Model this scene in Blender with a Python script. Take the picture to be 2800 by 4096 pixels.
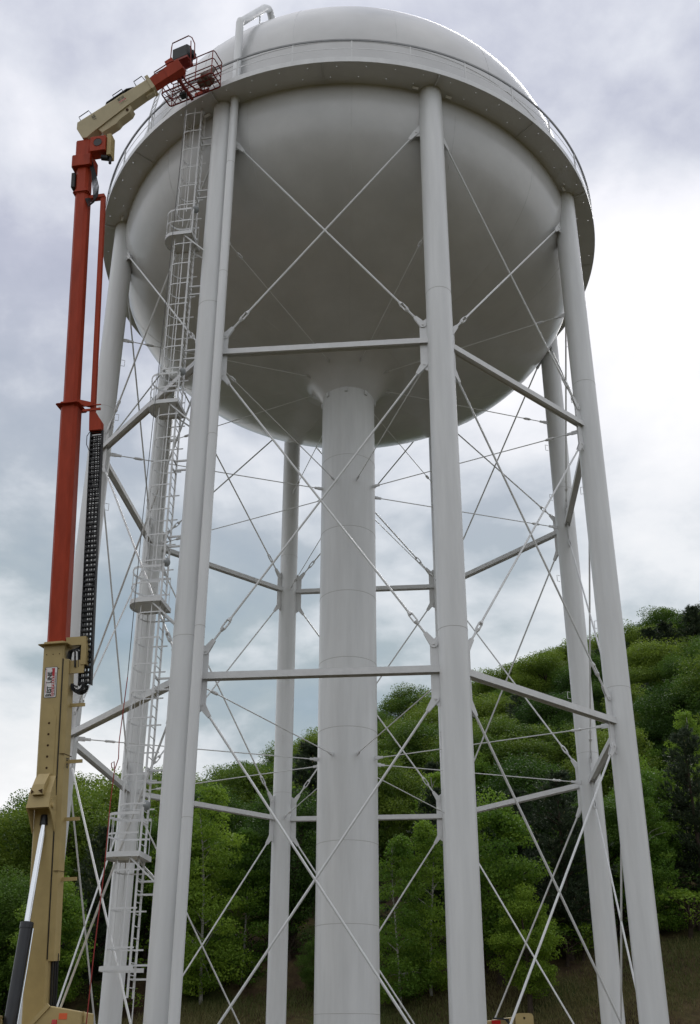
import bpy, bmesh, math, random
import numpy as np
from mathutils import Vector, Matrix
R = math.radians
V = Vector
scene = bpy.context.scene
for o in list(bpy.data.objects): bpy.data.objects.remove(o)

# ------------------------------------------------------------------ camera
cam_data = bpy.data.cameras.new('camera')
cam = bpy.data.objects.new('camera', cam_data)
scene.collection.objects.link(cam)
PITCH, YAW, ROLL = 0.41050, 0.00230, 0.00155
F_ = V((math.sin(YAW)*math.cos(PITCH), math.cos(YAW)*math.cos(PITCH), math.sin(PITCH)))
R_ = V((math.cos(YAW), -math.sin(YAW), 0)); U_ = R_.cross(F_)
R2 = math.cos(ROLL)*R_ + math.sin(ROLL)*U_; U2 = -math.sin(ROLL)*R_ + math.cos(ROLL)*U_
M = Matrix.Identity(4)
for i in range(3):
    M[i][0] = R2[i]; M[i][1] = U2[i]; M[i][2] = -F_[i]
M.translation = V((0, -35.893, 1.6))
cam.matrix_world = M
cam_data.sensor_fit = 'VERTICAL'; cam_data.sensor_height = 36.0
cam_data.lens = 36.0*4036.5/4096.0
cam_data.shift_y = (2489.0-2048.0)/4096.0
cam_data.clip_start = 0.1; cam_data.clip_end = 6000
scene.camera = cam

# ------------------------------------------------------------------ world / sun / exposure
SUN_EL, SUN_AZ = 48.0, 16.0       # azimuth east of +y (behind the tower)
world = bpy.data.worlds.new('World'); scene.world = world; world.use_nodes = True
nt = world.node_tree; nt.nodes.clear()
def N(t, **k):
    n = nt.nodes.new(t)
    for a, b in k.items(): setattr(n, a, b)
    return n
L = lambda a, b: nt.links.new(a, b)
out = N('ShaderNodeOutputWorld')
sky = N('ShaderNodeTexSky'); sky.sky_type = 'NISHITA'; sky.sun_disc = False
sky.sun_elevation = R(SUN_EL); sky.sun_rotation = R(SUN_AZ)
sky.air_density = 1.0; sky.dust_density = 2.0; sky.ozone_density = 1.0
bg1 = N('ShaderNodeBackground'); bg1.inputs['Strength'].default_value = 0.10
L(sky.outputs[0], bg1.inputs['Color'])
tc = N('ShaderNodeTexCoord')
sep = N('ShaderNodeSeparateXYZ'); L(tc.outputs['Generated'], sep.inputs[0])
def math_n(op, a, b=None, c=None, clamp=False):
    n = N('ShaderNodeMath', operation=op); n.use_clamp = clamp
    for i, v in enumerate((a, b, c)):
        if v is None: continue
        if isinstance(v, (int, float)): n.inputs[i].default_value = v
        else: L(v, n.inputs[i])
    return n.outputs[0]
zc = math_n('MAXIMUM', sep.outputs['Z'], 0.0)
den = math_n('ADD', zc, 0.30)
u = math_n('DIVIDE', sep.outputs['X'], den); v = math_n('DIVIDE', sep.outputs['Y'], den)
comb = N('ShaderNodeCombineXYZ'); L(u, comb.inputs[0]); L(v, comb.inputs[1])
SKY_SEED = (15.42, -7.33, 1.953); CLOUD = 1.03
mp = N('ShaderNodeMapping'); mp.inputs['Location'].default_value = SKY_SEED; L(comb.outputs[0], mp.inputs['Vector'])
n1 = N('ShaderNodeTexNoise'); n1.inputs['Scale'].default_value = 1.15; n1.inputs['Detail'].default_value = 9; n1.inputs['Roughness'].default_value = 0.5; n1.inputs['Distortion'].default_value = 0.25
L(mp.outputs[0], n1.inputs['Vector'])
n2 = N('ShaderNodeTexNoise'); n2.inputs['Scale'].default_value = 3.6; n2.inputs['Detail'].default_value = 8; n2.inputs['Roughness'].default_value = 0.55; n2.inputs['Distortion'].default_value = 0.15
L(mp.outputs[0], n2.inputs['Vector'])
mixn = math_n('ADD', math_n('MULTIPLY', n1.outputs['Fac'], 0.62), math_n('MULTIPLY', n2.outputs['Fac'], 0.38))
def ramp(stops):
    c = N('ShaderNodeValToRGB'); L(mixn, c.inputs[0]); e = c.color_ramp.elements
    e[0].position, e[0].color = stops[0][0], (*stops[0][1], 1); e[1].position, e[1].color = stops[-1][0], (*stops[-1][1], 1)
    for pos, col in stops[1:-1]: x = e.new(pos); x.color = (*col, 1)
    return c.outputs[0]
WHITE = (1.0, 1.0, 1.01)
lowc = ramp([(0.36, (0.25, 0.325, 0.37)), (0.42, (0.36, 0.425, 0.465)), (0.465, (0.56, 0.605, 0.645)), (0.510, (0.71, 0.735, 0.76)), (0.56, (0.79, 0.80, 0.815)), (0.66, (0.96, 0.96, 0.97))])
hic = ramp([(0.36, (0.32, 0.345, 0.43)), (0.42, (0.42, 0.44, 0.53)), (0.465, (0.58, 0.60, 0.665)), (0.510, (0.73, 0.735, 0.785)), (0.555, (0.80, 0.80, 0.835)), (0.65, (0.96, 0.96, 0.975))])
el_f = N('ShaderNodeMapRange'); L(sep.outputs['Z'], el_f.inputs['Value']); el_f.inputs['From Min'].default_value = 0.38; el_f.inputs['From Max'].default_value = 0.66
cmix = N('ShaderNodeMix', data_type='RGBA'); L(el_f.outputs[0], cmix.inputs['Factor']); L(lowc, cmix.inputs['A']); L(hic, cmix.inputs['B'])
# overcast sky: luminance grows gently towards the zenith
lum = math_n('MULTIPLY_ADD', zc, 0.22, 0.84)
bg2 = N('ShaderNodeBackground'); L(cmix.outputs['Result'], bg2.inputs['Color'])
L(math_n('MULTIPLY', lum, CLOUD), bg2.inputs['Strength'])
mr = N('ShaderNodeMapRange'); L(mixn, mr.inputs['Value'])
mr.inputs['From Min'].default_value = 0.30; mr.inputs['From Max'].default_value = 0.42
mr.inputs['To Min'].default_value = 0.75; mr.inputs['To Max'].default_value = 1.0
ms = N('ShaderNodeMixShader'); L(mr.outputs[0], ms.inputs[0]); L(bg1.outputs[0], ms.inputs[1]); L(bg2.outputs[0], ms.inputs[2])
L(ms.outputs[0], out.inputs['Surface'])

sun_d = bpy.data.lights.new('sun', 'SUN'); sun = bpy.data.objects.new('sun', sun_d); scene.collection.objects.link(sun)
sun_d.energy = 1.3; sun_d.angle = R(25); sun_d.color = (1.0, 0.975, 0.94)
sd = V((math.sin(R(SUN_AZ))*math.cos(R(SUN_EL)), math.cos(R(SUN_AZ))*math.cos(R(SUN_EL)), math.sin(R(SUN_EL))))
sun.rotation_euler = sd.to_track_quat('Z', 'Y').to_euler()
scene.view_settings.view_transform = 'Standard'; scene.view_settings.look = 'None'
scene.view_settings.gamma = 1.0; scene.view_settings.use_curve_mapping = False
scene.view_settings.exposure = 0.31
scene.render.engine = 'CYCLES'

# ------------------------------------------------------------------ materials
def mat(name, col, rough=0.5, spec=0.5, metal=0.0, var=0.0, vscale=3.0, bump=0.0, bscale=40.0, col2=None, stretch=None, fac=(0.35, 0.7), coat=0.0):
    m = bpy.data.materials.new(name); m.use_nodes = True
    t = m.node_tree; b = t.nodes['Principled BSDF']
    b.inputs['Base Color'].default_value = (*col, 1); b.inputs['Roughness'].default_value = rough
    b.inputs['Specular IOR Level'].default_value = spec; b.inputs['Metallic'].default_value = metal
    b.inputs['Coat Weight'].default_value = coat; b.inputs['Coat Roughness'].default_value = 0.15
    co = t.nodes.new('ShaderNodeTexCoord')
    src = co.outputs['Object']
    if stretch:
        mpn = t.nodes.new('ShaderNodeMapping'); mpn.inputs['Scale'].default_value = stretch
        t.links.new(src, mpn.inputs['Vector']); src = mpn.outputs[0]
    if var or col2:
        n = t.nodes.new('ShaderNodeTexNoise'); n.inputs['Scale'].default_value = vscale; n.inputs['Detail'].default_value = 7; n.inputs['Roughness'].default_value = 0.6
        t.links.new(src, n.inputs['Vector'])
        r = t.nodes.new('ShaderNodeValToRGB'); t.links.new(n.outputs['Fac'], r.inputs[0])
        c2 = col2 or tuple(c*(1-var) for c in col)
        r.color_ramp.elements[0].position = fac[0]; r.color_ramp.elements[0].color = (*c2, 1)
        r.color_ramp.elements[1].position = fac[1]; r.color_ramp.elements[1].color = (*col, 1)
        t.links.new(r.outputs[0], b.inputs['Base Color'])
        rr = t.nodes.new('ShaderNodeMapRange'); t.links.new(n.outputs['Fac'], rr.inputs['Value'])
        rr.inputs['To Min'].default_value = min(1, rough*1.25); rr.inputs['To Max'].default_value = rough*0.85
        t.links.new(rr.outputs[0], b.inputs['Roughness'])
    if bump:
        n = t.nodes.new('ShaderNodeTexNoise'); n.inputs['Scale'].default_value = bscale; n.inputs['Detail'].default_value = 4
        t.links.new(co.outputs['Object'], n.inputs['Vector'])
        bp = t.nodes.new('ShaderNodeBump'); bp.inputs['Strength'].default_value = bump; bp.inputs['Distance'].default_value = 0.02
        t.links.new(n.outputs['Fac'], bp.inputs['Height']); t.links.new(bp.outputs[0], b.inputs['Normal'])
    return m
MT = {}
MT['white'] = mat('white_paint', (0.765, 0.78, 0.79), 0.34, 0.5, var=0.13, vscale=1.6, stretch=(1.6, 1.6, 0.16), bump=0.05, bscale=2.5)
MT['tank'] = mat('shaded_white_paint', (0.635, 0.64, 0.645), 0.23, 0.5, var=0.11, vscale=0.7, bump=0.10, bscale=0.7)  # same white paint as the legs, darkened to deepen the underside shade
MT['steel_white'] = mat('fitting_paint', (0.725, 0.735, 0.745), 0.4, 0.5, var=0.10, vscale=4)
MT['pvc'] = mat('drain_plastic', (0.86, 0.86, 0.85), 0.35)
MT['railgrey'] = mat('rail_galvanised', (0.33, 0.34, 0.35), 0.5, 0.5, var=0.2, vscale=6)
MT['cream'] = mat('cream_machine_paint', (0.50, 0.385, 0.175), 0.42, 0.35, var=0.14, vscale=2.2, bump=0.05, bscale=3)
MT['palecream'] = mat('pale_cream_paint', (0.58, 0.50, 0.32), 0.42, 0.35, var=0.12, vscale=2.2)
MT['seam'] = mat('weld_line', (0.55, 0.555, 0.55), 0.6, 0.3)
MT['red'] = mat('orange_red_machine_paint', (0.43, 0.050, 0.016), 0.48, 0.22, var=0.25, vscale=1.6, stretch=(3, 3, 0.5))
MT['redrail'] = mat('basket_red_paint', (0.27, 0.032, 0.022), 0.5, 0.3, var=0.3, vscale=5)
MT['black'] = mat('black_rubber', (0.016, 0.016, 0.018), 0.5, 0.4)
MT['barrel'] = mat('black_cylinder_paint', (0.018, 0.02, 0.026), 0.32, 0.5, var=0.3, vscale=3)
MT['dkgrey'] = mat('dark_grey_plastic', (0.028, 0.032, 0.035), 0.5, 0.35, var=0.2)
MT['chrome'] = mat('chromed_rod', (0.80, 0.82, 0.86), 0.16, 0.5, metal=1.0)
MT['signwhite'] = mat('decal_white', (0.80, 0.80, 0.80), 0.4)
MT['ink'] = mat('decal_black', (0.012, 0.012, 0.012), 0.4)
MT['signred'] = mat('decal_red', (0.50, 0.02, 0.03), 0.4)
MT['rust_and_hole_shade'] = mat('scraped_paint_and_hole_shade', (0.09, 0.05, 0.025), 0.8, 0.2, var=0.4, vscale=15)
MT['concrete'] = mat('concrete', (0.36, 0.35, 0.33), 0.9, 0.2, var=0.25, vscale=3, bump=0.3)
MT['rope'] = mat('red_rope', (0.30, 0.05, 0.045), 0.8, 0.2)
MT['cable'] = mat('grey_cable', (0.12, 0.12, 0.12), 0.7, 0.2)
MT['cloth'] = mat('pale_cloth', (0.30, 0.24, 0.22), 0.9, 0.1, var=0.35, vscale=5)
MT['lampred'] = mat('red_lens', (0.45, 0.01, 0.012), 0.25, 0.5)
MT['orangelabel'] = mat('orange_label', (0.75, 0.13, 0.04), 0.5)
MT['fitting'] = mat('grey_round_fitting', (0.34, 0.36, 0.37), 0.5, 0.4, var=0.2)
MT['bark'] = mat('bark', (0.075, 0.058, 0.045), 0.95, 0.1, var=0.4, vscale=8, bump=0.5)
MT['birchbark'] = mat('birch_bark', (0.36, 0.35, 0.32), 0.85, 0.2, col2=(0.06, 0.05, 0.04), vscale=6, stretch=(0.6, 0.6, 3.0), fac=(0.36, 0.46))
def leaf_mat(name, c1, c2, trans=0.35):
    m = bpy.data.materials.new(name); m.use_nodes = True; t = m.node_tree; t.nodes.clear()
    o = t.nodes.new('ShaderNodeOutputMaterial')
    at = t.nodes.new('ShaderNodeAttribute'); at.attribute_name = 'tint'
    oi = t.nodes.new('ShaderNodeObjectInfo')
    ad = t.nodes.new('ShaderNodeMath'); ad.operation = 'MULTIPLY_ADD'; t.links.new(oi.outputs['Random'], ad.inputs[0]); ad.inputs[1].default_value = 0.85; t.links.new(at.outputs['Fac'], ad.inputs[2])
    sb = t.nodes.new('ShaderNodeMath'); sb.operation = 'SUBTRACT'; sb.use_clamp = True; t.links.new(ad.outputs[0], sb.inputs[0]); sb.inputs[1].default_value = 0.42
    mx = t.nodes.new('ShaderNodeMix'); mx.data_type = 'RGBA'
    t.links.new(sb.outputs[0], mx.inputs['Factor']); mx.inputs['A'].default_value = (*c1, 1); mx.inputs['B'].default_value = (*c2, 1)
    d = t.nodes.new('ShaderNodeBsdfPrincipled'); d.inputs['Roughness'].default_value = 0.55; d.inputs['Specular IOR Level'].default_value = 0.25
    t.links.new(mx.outputs['Result'], d.inputs['Base Color'])
    tr = t.nodes.new('ShaderNodeBsdfTranslucent'); t.links.new(mx.outputs['Result'], tr.inputs['Color'])
    ms_ = t.nodes.new('ShaderNodeMixShader'); ms_.inputs[0].default_value = trans
    t.links.new(d.outputs[0], ms_.inputs[1]); t.links.new(tr.outputs[0], ms_.inputs[2]); t.links.new(ms_.outputs[0], o.inputs[0])
    return m
MT['leaf_oak'] = leaf_mat('oak_leaves', (0.060, 0.120, 0.017), (0.185, 0.260, 0.032), 0.42)
MT['leaf_dark'] = leaf_mat('dark_leaves', (0.032, 0.076, 0.014), (0.105, 0.190, 0.026), 0.42)
MT['leaf_birch'] = leaf_mat('birch_leaves', (0.090, 0.185, 0.022), (0.24, 0.360, 0.040), 0.46)
MT['needles'] = leaf_mat('pine_needles', (0.020, 0.036, 0.018), (0.050, 0.074, 0.036), 0.2)
MT['candle'] = leaf_mat('pine_candles', (0.16, 0.15, 0.075), (0.24, 0.21, 0.11), 0.15)
MT['grass'] = leaf_mat('grass_blades', (0.075, 0.115, 0.026), (0.20, 0.175, 0.075), 0.35)

# ------------------------------------------------------------------ mesh helpers
COL = scene.collection
class MB:
    def __init__(s): s.v = []; s.f = []
    def add(s, vs, fs):
        b = len(s.v); s.v += [tuple(x) for x in vs]; s.f += [tuple(i+b for i in f) for f in fs]; return s
    def box(s, c, dx, dy, dz, X=V((1, 0, 0)), Y=V((0, 1, 0)), Z=V((0, 0, 1))):
        c = V(c); vs = [c+X*(dx*.5*i)+Y*(dy*.5*j)+Z*(dz*.5*k) for k in (-1, 1) for j in (-1, 1) for i in (-1, 1)]
        return s.add(vs, [(0, 2, 3, 1), (4, 5, 7, 6), (0, 1, 5, 4), (2, 6, 7, 3), (0, 4, 6, 2), (1, 3, 7, 5)])
    def bar(s, p, q, w, h, up=V((0, 0, 1))):
        p = V(p); q = V(q); X = (q-p); l = X.length; X.normalize()
        Y = up.cross(X)
        if Y.length < 1e-4: Y = V((1, 0, 0)).cross(X)
        Y.normalize(); Z = X.cross(Y)
        return s.box((p+q)/2, l, w, h, X, Y, Z)
    def cyl(s, p, q, r0, r1=None, n=12, caps=True):
        return s.tube([p, q], [r0, r0 if r1 is None else r1], n, caps)
    def tube(s, pts, r, n=8, caps=True, closed=False):
        pts = [V(x) for x in pts]; m = len(pts)
        rs = r if isinstance(r, (list, tuple)) else [r]*m
        vs = []; fs = []
        d0 = (pts[1]-pts[0]).normalized()
        up = V((0, 0, 1)) if abs(d0.z) < .9 else V((1, 0, 0))
        A = up.cross(d0).normalized()
        for i in range(m):
            if closed: d = (pts[(i+1) % m]-pts[i-1]).normalized()
            elif i == 0: d = d0
            elif i == m-1: d = (pts[i]-pts[i-1]).normalized()
            else: d = (pts[i+1]-pts[i-1]).normalized()
            A = (A-d*A.dot(d)).normalized(); B = d.cross(A)
            for k in range(n):
                t = 2*math.pi*k/n; vs.append(pts[i]+(A*math.cos(t)+B*math.sin(t))*rs[i])
        for i in range(m if closed else m-1):
            j = (i+1) % m
            for k in range(n): fs.append((i*n+k, i*n+(k+1) % n, j*n+(k+1) % n, j*n+k))
        if caps and not closed: fs.append(tuple(range(n))[::-1]); fs.append(tuple(range((m-1)*n, m*n)))
        return s.add(vs, fs)
    def lathe(s, prof, n=96, c=(0, 0), closed=False):
        vs = []; fs = []
        for r, z in prof:
            for k in range(n):
                t = 2*math.pi*k/n; vs.append((c[0]+r*math.cos(t), c[1]+r*math.sin(t), z))
        m = len(prof)
        for i in range(m if closed else m-1):
            j = (i+1) % m
            for k in range(n): fs.append((i*n+k, i*n+(k+1) % n, j*n+(k+1) % n, j*n+k))
        return s.add(vs, fs)
    def prism(s, poly, d):
        d = V(d); poly = [V(x) for x in poly]; n = len(poly)
        vs = [x-d*.5 for x in poly]+[x+d*.5 for x in poly]
        fs = [tuple(range(n))[::-1], tuple(range(n, 2*n))]+[(i, (i+1) % n, n+(i+1) % n, n+i) for i in range(n)]
        return s.add(vs, fs)
    def build(s, name, m, parent=None, smooth=True, origin=None, angle=35, bevel=0):
        me = bpy.data.meshes.new(name)
        o0 = V(origin) if origin is not None else V((0, 0, 0))
        me.from_pydata([tuple(V(x)-o0) for x in s.v], [], s.f)
        bm = bmesh.new(); bm.from_mesh(me); bmesh.ops.recalc_face_normals(bm, faces=bm.faces)
        bm.to_mesh(me); bm.free()
        if smooth: me.shade_smooth(); me.set_sharp_from_angle(angle=R(angle))
        me.materials.append(MT[m] if isinstance(m, str) else m)
        return link(name, me, parent, bevel=bevel)
def link(name, me, parent=None, bevel=0):
    o = bpy.data.objects.new(name, me); COL.objects.link(o)
    if parent is not None: o.parent = parent
    if bevel:
        b = o.modifiers.new('bevel', 'BEVEL'); b.width = bevel; b.segments = 2; b.limit_method = 'ANGLE'; b.angle_limit = R(40)
    return o
def empty(name, loc=(0, 0, 0)):
    o = bpy.data.objects.new(name, None); COL.objects.link(o); o.location = loc; o.empty_display_size = 0.5; return o
def tag(o, label=None, cat=None, group=None, kind=None):
    for k, v_ in (('label', label), ('category', cat), ('group', group), ('kind', kind)):
        if v_: o[k] = v_
    return o
def copy_tree(o, parent=None):
    c = o.copy(); COL.objects.link(c); c.parent = parent
    for ch in o.children: copy_tree(ch, c)
    return c

# ------------------------------------------------------------------ terrain
def sst(a, b, x): t = min(1, max(0, (x-a)/(b-a))); return t*t*(3-2*t)
def terrain(x, y):
    B = min(14, max(3.0, 6.2+.13*x)); G = min(70, max(10, 35.3+.39*x))
    wob = 1.2*math.sin(x*.07+1)+.9*math.sin(x*.13+y*.05)
    if y < 13+wob*.6: z = 0
    elif y < 27: z = B*(0.35*(y-13-wob*.6)/(14-wob*.6)+0.65*sst(11, 29, y))
    else:
        b27 = B*(0.35+0.65*sst(11, 29, 27)); t = (y-27)/83.0
        z = b27+(G-b27)*(t if t < 1 else 1+0.25*(1-math.exp(-(t-1)*2)))
    far = max(abs(x), abs(y))
    z = max(z, 46*sst(70, 240, -y-.25*abs(x)), 30*sst(120, 300, -x)*(y < 60), 40*sst(130, 300, x)*(y < 60))  # unseen hills added beside and behind the camera to cut low sky light
    if y > 27: z += 1.1*math.sin(x*.09+y*.06)+.8*math.sin(x*.17-y*.11)
    z += 0.05*math.sin(x*.9+1.3*y)*math.sin(.7*y) if far < 300 and math.hypot(x, y) > 15 else 0
    return z
def axis_coords(lo, hi, near_lo, near_hi, step):
    a = list(np.arange(near_lo, near_hi+.01, step)); d = step; x = near_lo
    while x > lo: d *= 1.35; x -= d; a.insert(0, x)
    d = step; x = near_hi
    while x < hi: d *= 1.35; x += d; a.append(x)
    return a
xs = axis_coords(-2500, 2500, -70, 75, 1.6); ys = axis_coords(-2500, 2500, -45, 130, 1.6)
vs = [(x, y, terrain(x, y)) for y in ys for x in xs]; nx = len(xs)
fs = [(j*nx+i, j*nx+i+1, (j+1)*nx+i+1, (j+1)*nx+i) for j in range(len(ys)-1) for i in range(nx-1)]
gm = bpy.data.materials.new('hillside_soil_and_grass'); gm.use_nodes = True; t = gm.node_tree; b = t.nodes['Principled BSDF']
b.inputs['Roughness'].default_value = 0.95; b.inputs['Specular IOR Level'].default_value = 0.1
co = t.nodes.new('ShaderNodeTexCoord')
na = t.nodes.new('ShaderNodeTexNoise'); na.inputs['Scale'].default_value = 0.22; na.inputs['Detail'].default_value = 8; na.inputs['Roughness'].default_value = .62; t.links.new(co.outputs['Object'], na.inputs['Vector'])
nb = t.nodes.new('ShaderNodeTexNoise'); nb.inputs['Scale'].default_value = 3.5; nb.inputs['Detail'].default_value = 8; nb.inputs['Roughness'].default_value = .7; t.links.new(co.outputs['Object'], nb.inputs['Vector'])
ra = t.nodes.new('ShaderNodeValToRGB'); t.links.new(na.outputs['Fac'], ra.inputs[0])
el = ra.color_ramp.elements; el[0].position = .38; el[0].color = (.048, .031, .021, 1); el[1].position = .62; el[1].color = (.046, .060, .017, 1)
x_ = el.new(.5); x_.color = (.085, .068, .034, 1)
rb = t.nodes.new('ShaderNodeValToRGB'); t.links.new(nb.outputs['Fac'], rb.inputs[0]); rb.color_ramp.elements[0].position = .3; rb.color_ramp.elements[0].color = (.55, .55, .55, 1); rb.color_ramp.elements[1].position = .7; rb.color_ramp.elements[1].color = (1.3, 1.25, 1.2, 1)
mm = t.nodes.new('ShaderNodeMix'); mm.data_type = 'RGBA'; mm.blend_type = 'MULTIPLY'; mm.inputs['Factor'].default_value = 1
t.links.new(ra.outputs[0], mm.inputs['A']); t.links.new(rb.outputs[0], mm.inputs['B']); t.links.new(mm.outputs['Result'], b.inputs['Base Color'])
bp = t.nodes.new('ShaderNodeBump'); bp.inputs['Strength'].default_value = .8; bp.inputs['Distance'].default_value = .12; t.links.new(nb.outputs['Fac'], bp.inputs['Height']); t.links.new(bp.outputs[0], b.inputs['Normal'])
g = MB(); g.v = vs; g.f = fs
ground = g.build('ground', gm); tag(ground, 'brown and green ground rising into the wooded hillside behind the tower', kind='structure')

pg = MB(); npad = 72; rp_ = [12.6+.5*math.sin(i*1.7)+.35*math.sin(i*.61+2) for i in range(npad)]  # pad added out of frame to bounce light onto the lower legs
pg.add([(0, 0, .07)]+[(r_*k*math.cos(2*math.pi*i/npad), r_*k*math.sin(2*math.pi*i/npad), .07 if k < 1 else -.05) for k in (.5, .985, 1.0) for i, r_ in enumerate(rp_)],
       [(0, 1+i, 1+(i+1) % npad) for i in range(npad)]+[(1+j*npad+i, 1+(j+1)*npad+i, 1+(j+1)*npad+(i+1) % npad, 1+j*npad+(i+1) % npad) for j in range(2) for i in range(npad)])
MT['gravel'] = mat('bounce_pad_gravel', (0.22, 0.205, 0.185), 0.95, 0.15, var=0.45, vscale=14, bump=0.8, bscale=30)
tag(pg.build('light_bounce_pad', 'gravel'), 'unseen pale gravel pad added under the tower legs to bounce light up', kind='structure')

# ------------------------------------------------------------------ water tower
tower = tag(empty('water_tower'), 'tall white water tower on eight legs with central riser pipe', 'water tower')
PH = -0.48326; S45 = math.pi/4
def rad(a, r, z): return V((r*math.sin(a), -r*math.cos(a), z))
LEGR = 0.425
def legp(k, z): return rad(PH+k*S45, 10.0, z)
Z1, Z2 = 23.0, 11.64
PIN_TOP, P1U, P1D, P2U, P2D, P3 = 32.40, 23.70, 22.10, 12.42, 10.78, 1.07
chord = (legp(1, 0)-legp(0, 0)).normalized(); chord_b = (legp(-1, 0)-legp(0, 0)).normalized()
outw = rad(PH+S45/2, 1, 0)
# -- leg with its gusset plates
m = MB(); m.cyl(legp(0, 0.5), legp(0, 34.25), LEGR, n=48, caps=False)
leg0 = m.build('leg', 'white', tower)
def on_leg(name, mb, mt='steel_white', **k): return mb.build(name, mt, leg0, **k)
for cdir, nrm in ((chord, outw), (chord_b, rad(PH-S45/2, 1, 0))):
    for up, dn in ((P1U, P1D), (P2U, P2D)):
        c = legp(0, 0)
        def pt(o, z): return c+cdir*o+V((0, 0, z))
        poly = [pt(.36, dn-.30), pt(.52, dn-.18), pt(.66, dn-.02), pt(.66, up+.02), pt(.52, up+.18), pt(.36, up+.30)]
        on_leg('gusset_plate', MB().prism(poly, nrm*.028), smooth=False)
    for zz in (PIN_TOP, P3):
        poly = [pt(.36, zz-.22), pt(.56, zz-.16), pt(.68, zz-.02), pt(.68, zz+.05), pt(.56, zz+.17), pt(.36, zz+.24)]
        if zz == PIN_TOP: poly = [pt(.36, zz-.18), pt(.60, zz-.20), pt(.68, zz-.06), pt(.60, zz+.10), pt(.36, zz+.50)]
        on_leg('rod_lug', MB().prism(poly, nrm*.028), smooth=False)
for zs in (12.80, 24.9):
    m = MB(); c = legp(0, zs)
    m.lathe([(LEGR, zs-.010), (LEGR+.005, zs-.006), (LEGR+.005, zs+.006), (LEGR, zs+.010)], 40, (c.x, c.y)); on_leg('weld_seam', m, 'seam')
m = MB(); c = legp(0, 0); m.lathe([(.02, .35), (.72, .35), (.72, .40), (.43, .41), (.43, .50), (.02, .50)], 32, (c.x, c.y)); on_leg('base_plate', m)
m = MB(); m.prism([(c.x+.95*math.cos(t_), c.y+.95*math.sin(t_), .05) for t_ in [R(22.5+45*i) for i in range(8)]], (0, 0, .60)); on_leg('concrete_footing', m, 'concrete', smooth=False)
for zz in (24.6, 20.6, 15.3, 27.2):     # small painter lugs on the inner side
    a_ = PH+.018; p0 = rad(a_, 10-LEGR-.0, zz); m = MB(); m.tube([p0+V((0, 0, -.14)), rad(a_, 9.44, zz-.14), rad(a_, 9.44, zz+.14), p0+V((0, 0, .14))], .012, 6); on_leg('lug', m)
legs = [leg0]
for k in range(1, 8):
    c = copy_tree(leg0, tower); c.rotation_euler.z = k*S45; legs.append(c)
# -- struts (H beams with the web lying flat)
def strut(z):
    m = MB(); a_ = legp(0, z)+chord*(LEGR-.02); b_ = legp(1, z)-chord*(LEGR-.02); n = outw
    for s in (-1, 1): m.bar(a_+n*(.11*s), b_+n*(.11*s), .016, .20)
    m.bar(a_, b_, .204, .014)
    return m.build('strut', 'steel_white', tower, smooth=False)
for z in (Z1, Z2):
    s0 = strut(z)
    for k in range(1, 8): c = copy_tree(s0, tower); c.rotation_euler.z = k*S45
# -- diagonal tie rods
def frame(d, n):
    d = d.normalized(); y = n.cross(d).normalized(); return d, y, n
def clevis(pin, d, n, parent, ln=.42):
    d, y, n = frame(d, n)
    for s in (-1, 1):
        poly = [pin+d*(-.115*math.cos(t_))*1+y*(.115*math.sin(t_)) for t_ in [R(-80+20*i) for i in range(9)]]+[pin+d*ln+y*.055, pin+d*ln-y*.055]
        m = MB().prism([x+n*(.030*s) for x in poly], n*.022)
        if s == 1: m.cyl(pin-n*.062, pin+n*.062, .038, n=10)
        m.build('clevis', 'steel_white', parent, smooth=False)
def turnbuckle(p, d, n, parent, ln=.36, w=.056, r=.030):
    d, y, n = frame(d, n); m = MB()
    for s in (-1, 1): m.bar(p-d*ln*.40+y*w*s, p+d*ln*.40+y*w*s, .035, .05, n)
    for s in (-1, 1): m.tube([p+d*ln*.36*s, p+d*ln*.5*s, p+d*ln*.68*s], [w*1.3, w*1.15, r*1.5], 10)
    m.build('turnbuckle', 'steel_white', parent, angle=50)
def tie(a_, b_, n, r=.034):
    d = (b_-a_).normalized(); tb = b_-d*1.0
    m = MB(); m.cyl(a_+d*.30, tb-d*.17, r, n=8); m.cyl(tb+d*.17, b_-d*.30, r, n=8)
    rod = m.build('tie_rod', 'white', tower)
    clevis(a_, d, n, rod); clevis(b_, -d, n, rod); turnbuckle(tb, d, n, rod)
    return rod
OFFP = .55
for zt, zb in ((PIN_TOP, P1U), (P1D, P2U), (P2D, P3)):
    A0 = legp(0, 0)+chord*OFFP; A1 = legp(1, 0)-chord*OFFP
    t1 = tie(A0+V((0, 0, zt))+outw*.004, A1+V((0, 0, zb))+outw*.004, outw); t2 = tie(A1+V((0, 0, zt)), A0+V((0, 0, zb)), outw)
    for s0 in (t1, t2):
        for k in range(1, 8): c = copy_tree(s0, tower); c.rotation_euler.z = k*S45
# -- horizontal spider rods to the riser
RIS = 1.10
def spider(z, rin):
    a_ = rad(PH, 10-LEGR, z); b_ = rad(PH, rin, z); d = (b_-a_).normalized(); n = V((0, 0, 1)); m = MB(); tb = a_+d*1.05
    m.cyl(a_+d*.30, tb-d*.15, .019, n=6); m.cyl(tb+d*.15, b_-d*.22, .019, n=6)
    rod = m.build('spider_rod', 'white', tower)
    y = n.cross(d)
    MB().box(a_+d*.10, .24, .022, .16, d, y, n).build('lug', 'steel_white', rod, smooth=False)
    MB().box(b_-d*.09, .20, .022, .14, d, y, n).build('lug', 'steel_white', rod, smooth=False)
    for p_, s in ((a_+d*.28, 1), (b_-d*.20, -1)):
        m = MB()
        for q in (-1, 1): m.box(p_+y*.022*q, .26, .014, .085, d, y, n)
        m.build('clevis', 'steel_white', rod, smooth=False)
    turnbuckle(tb, d, n, rod, .26, .04, .02)
    return rod
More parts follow.
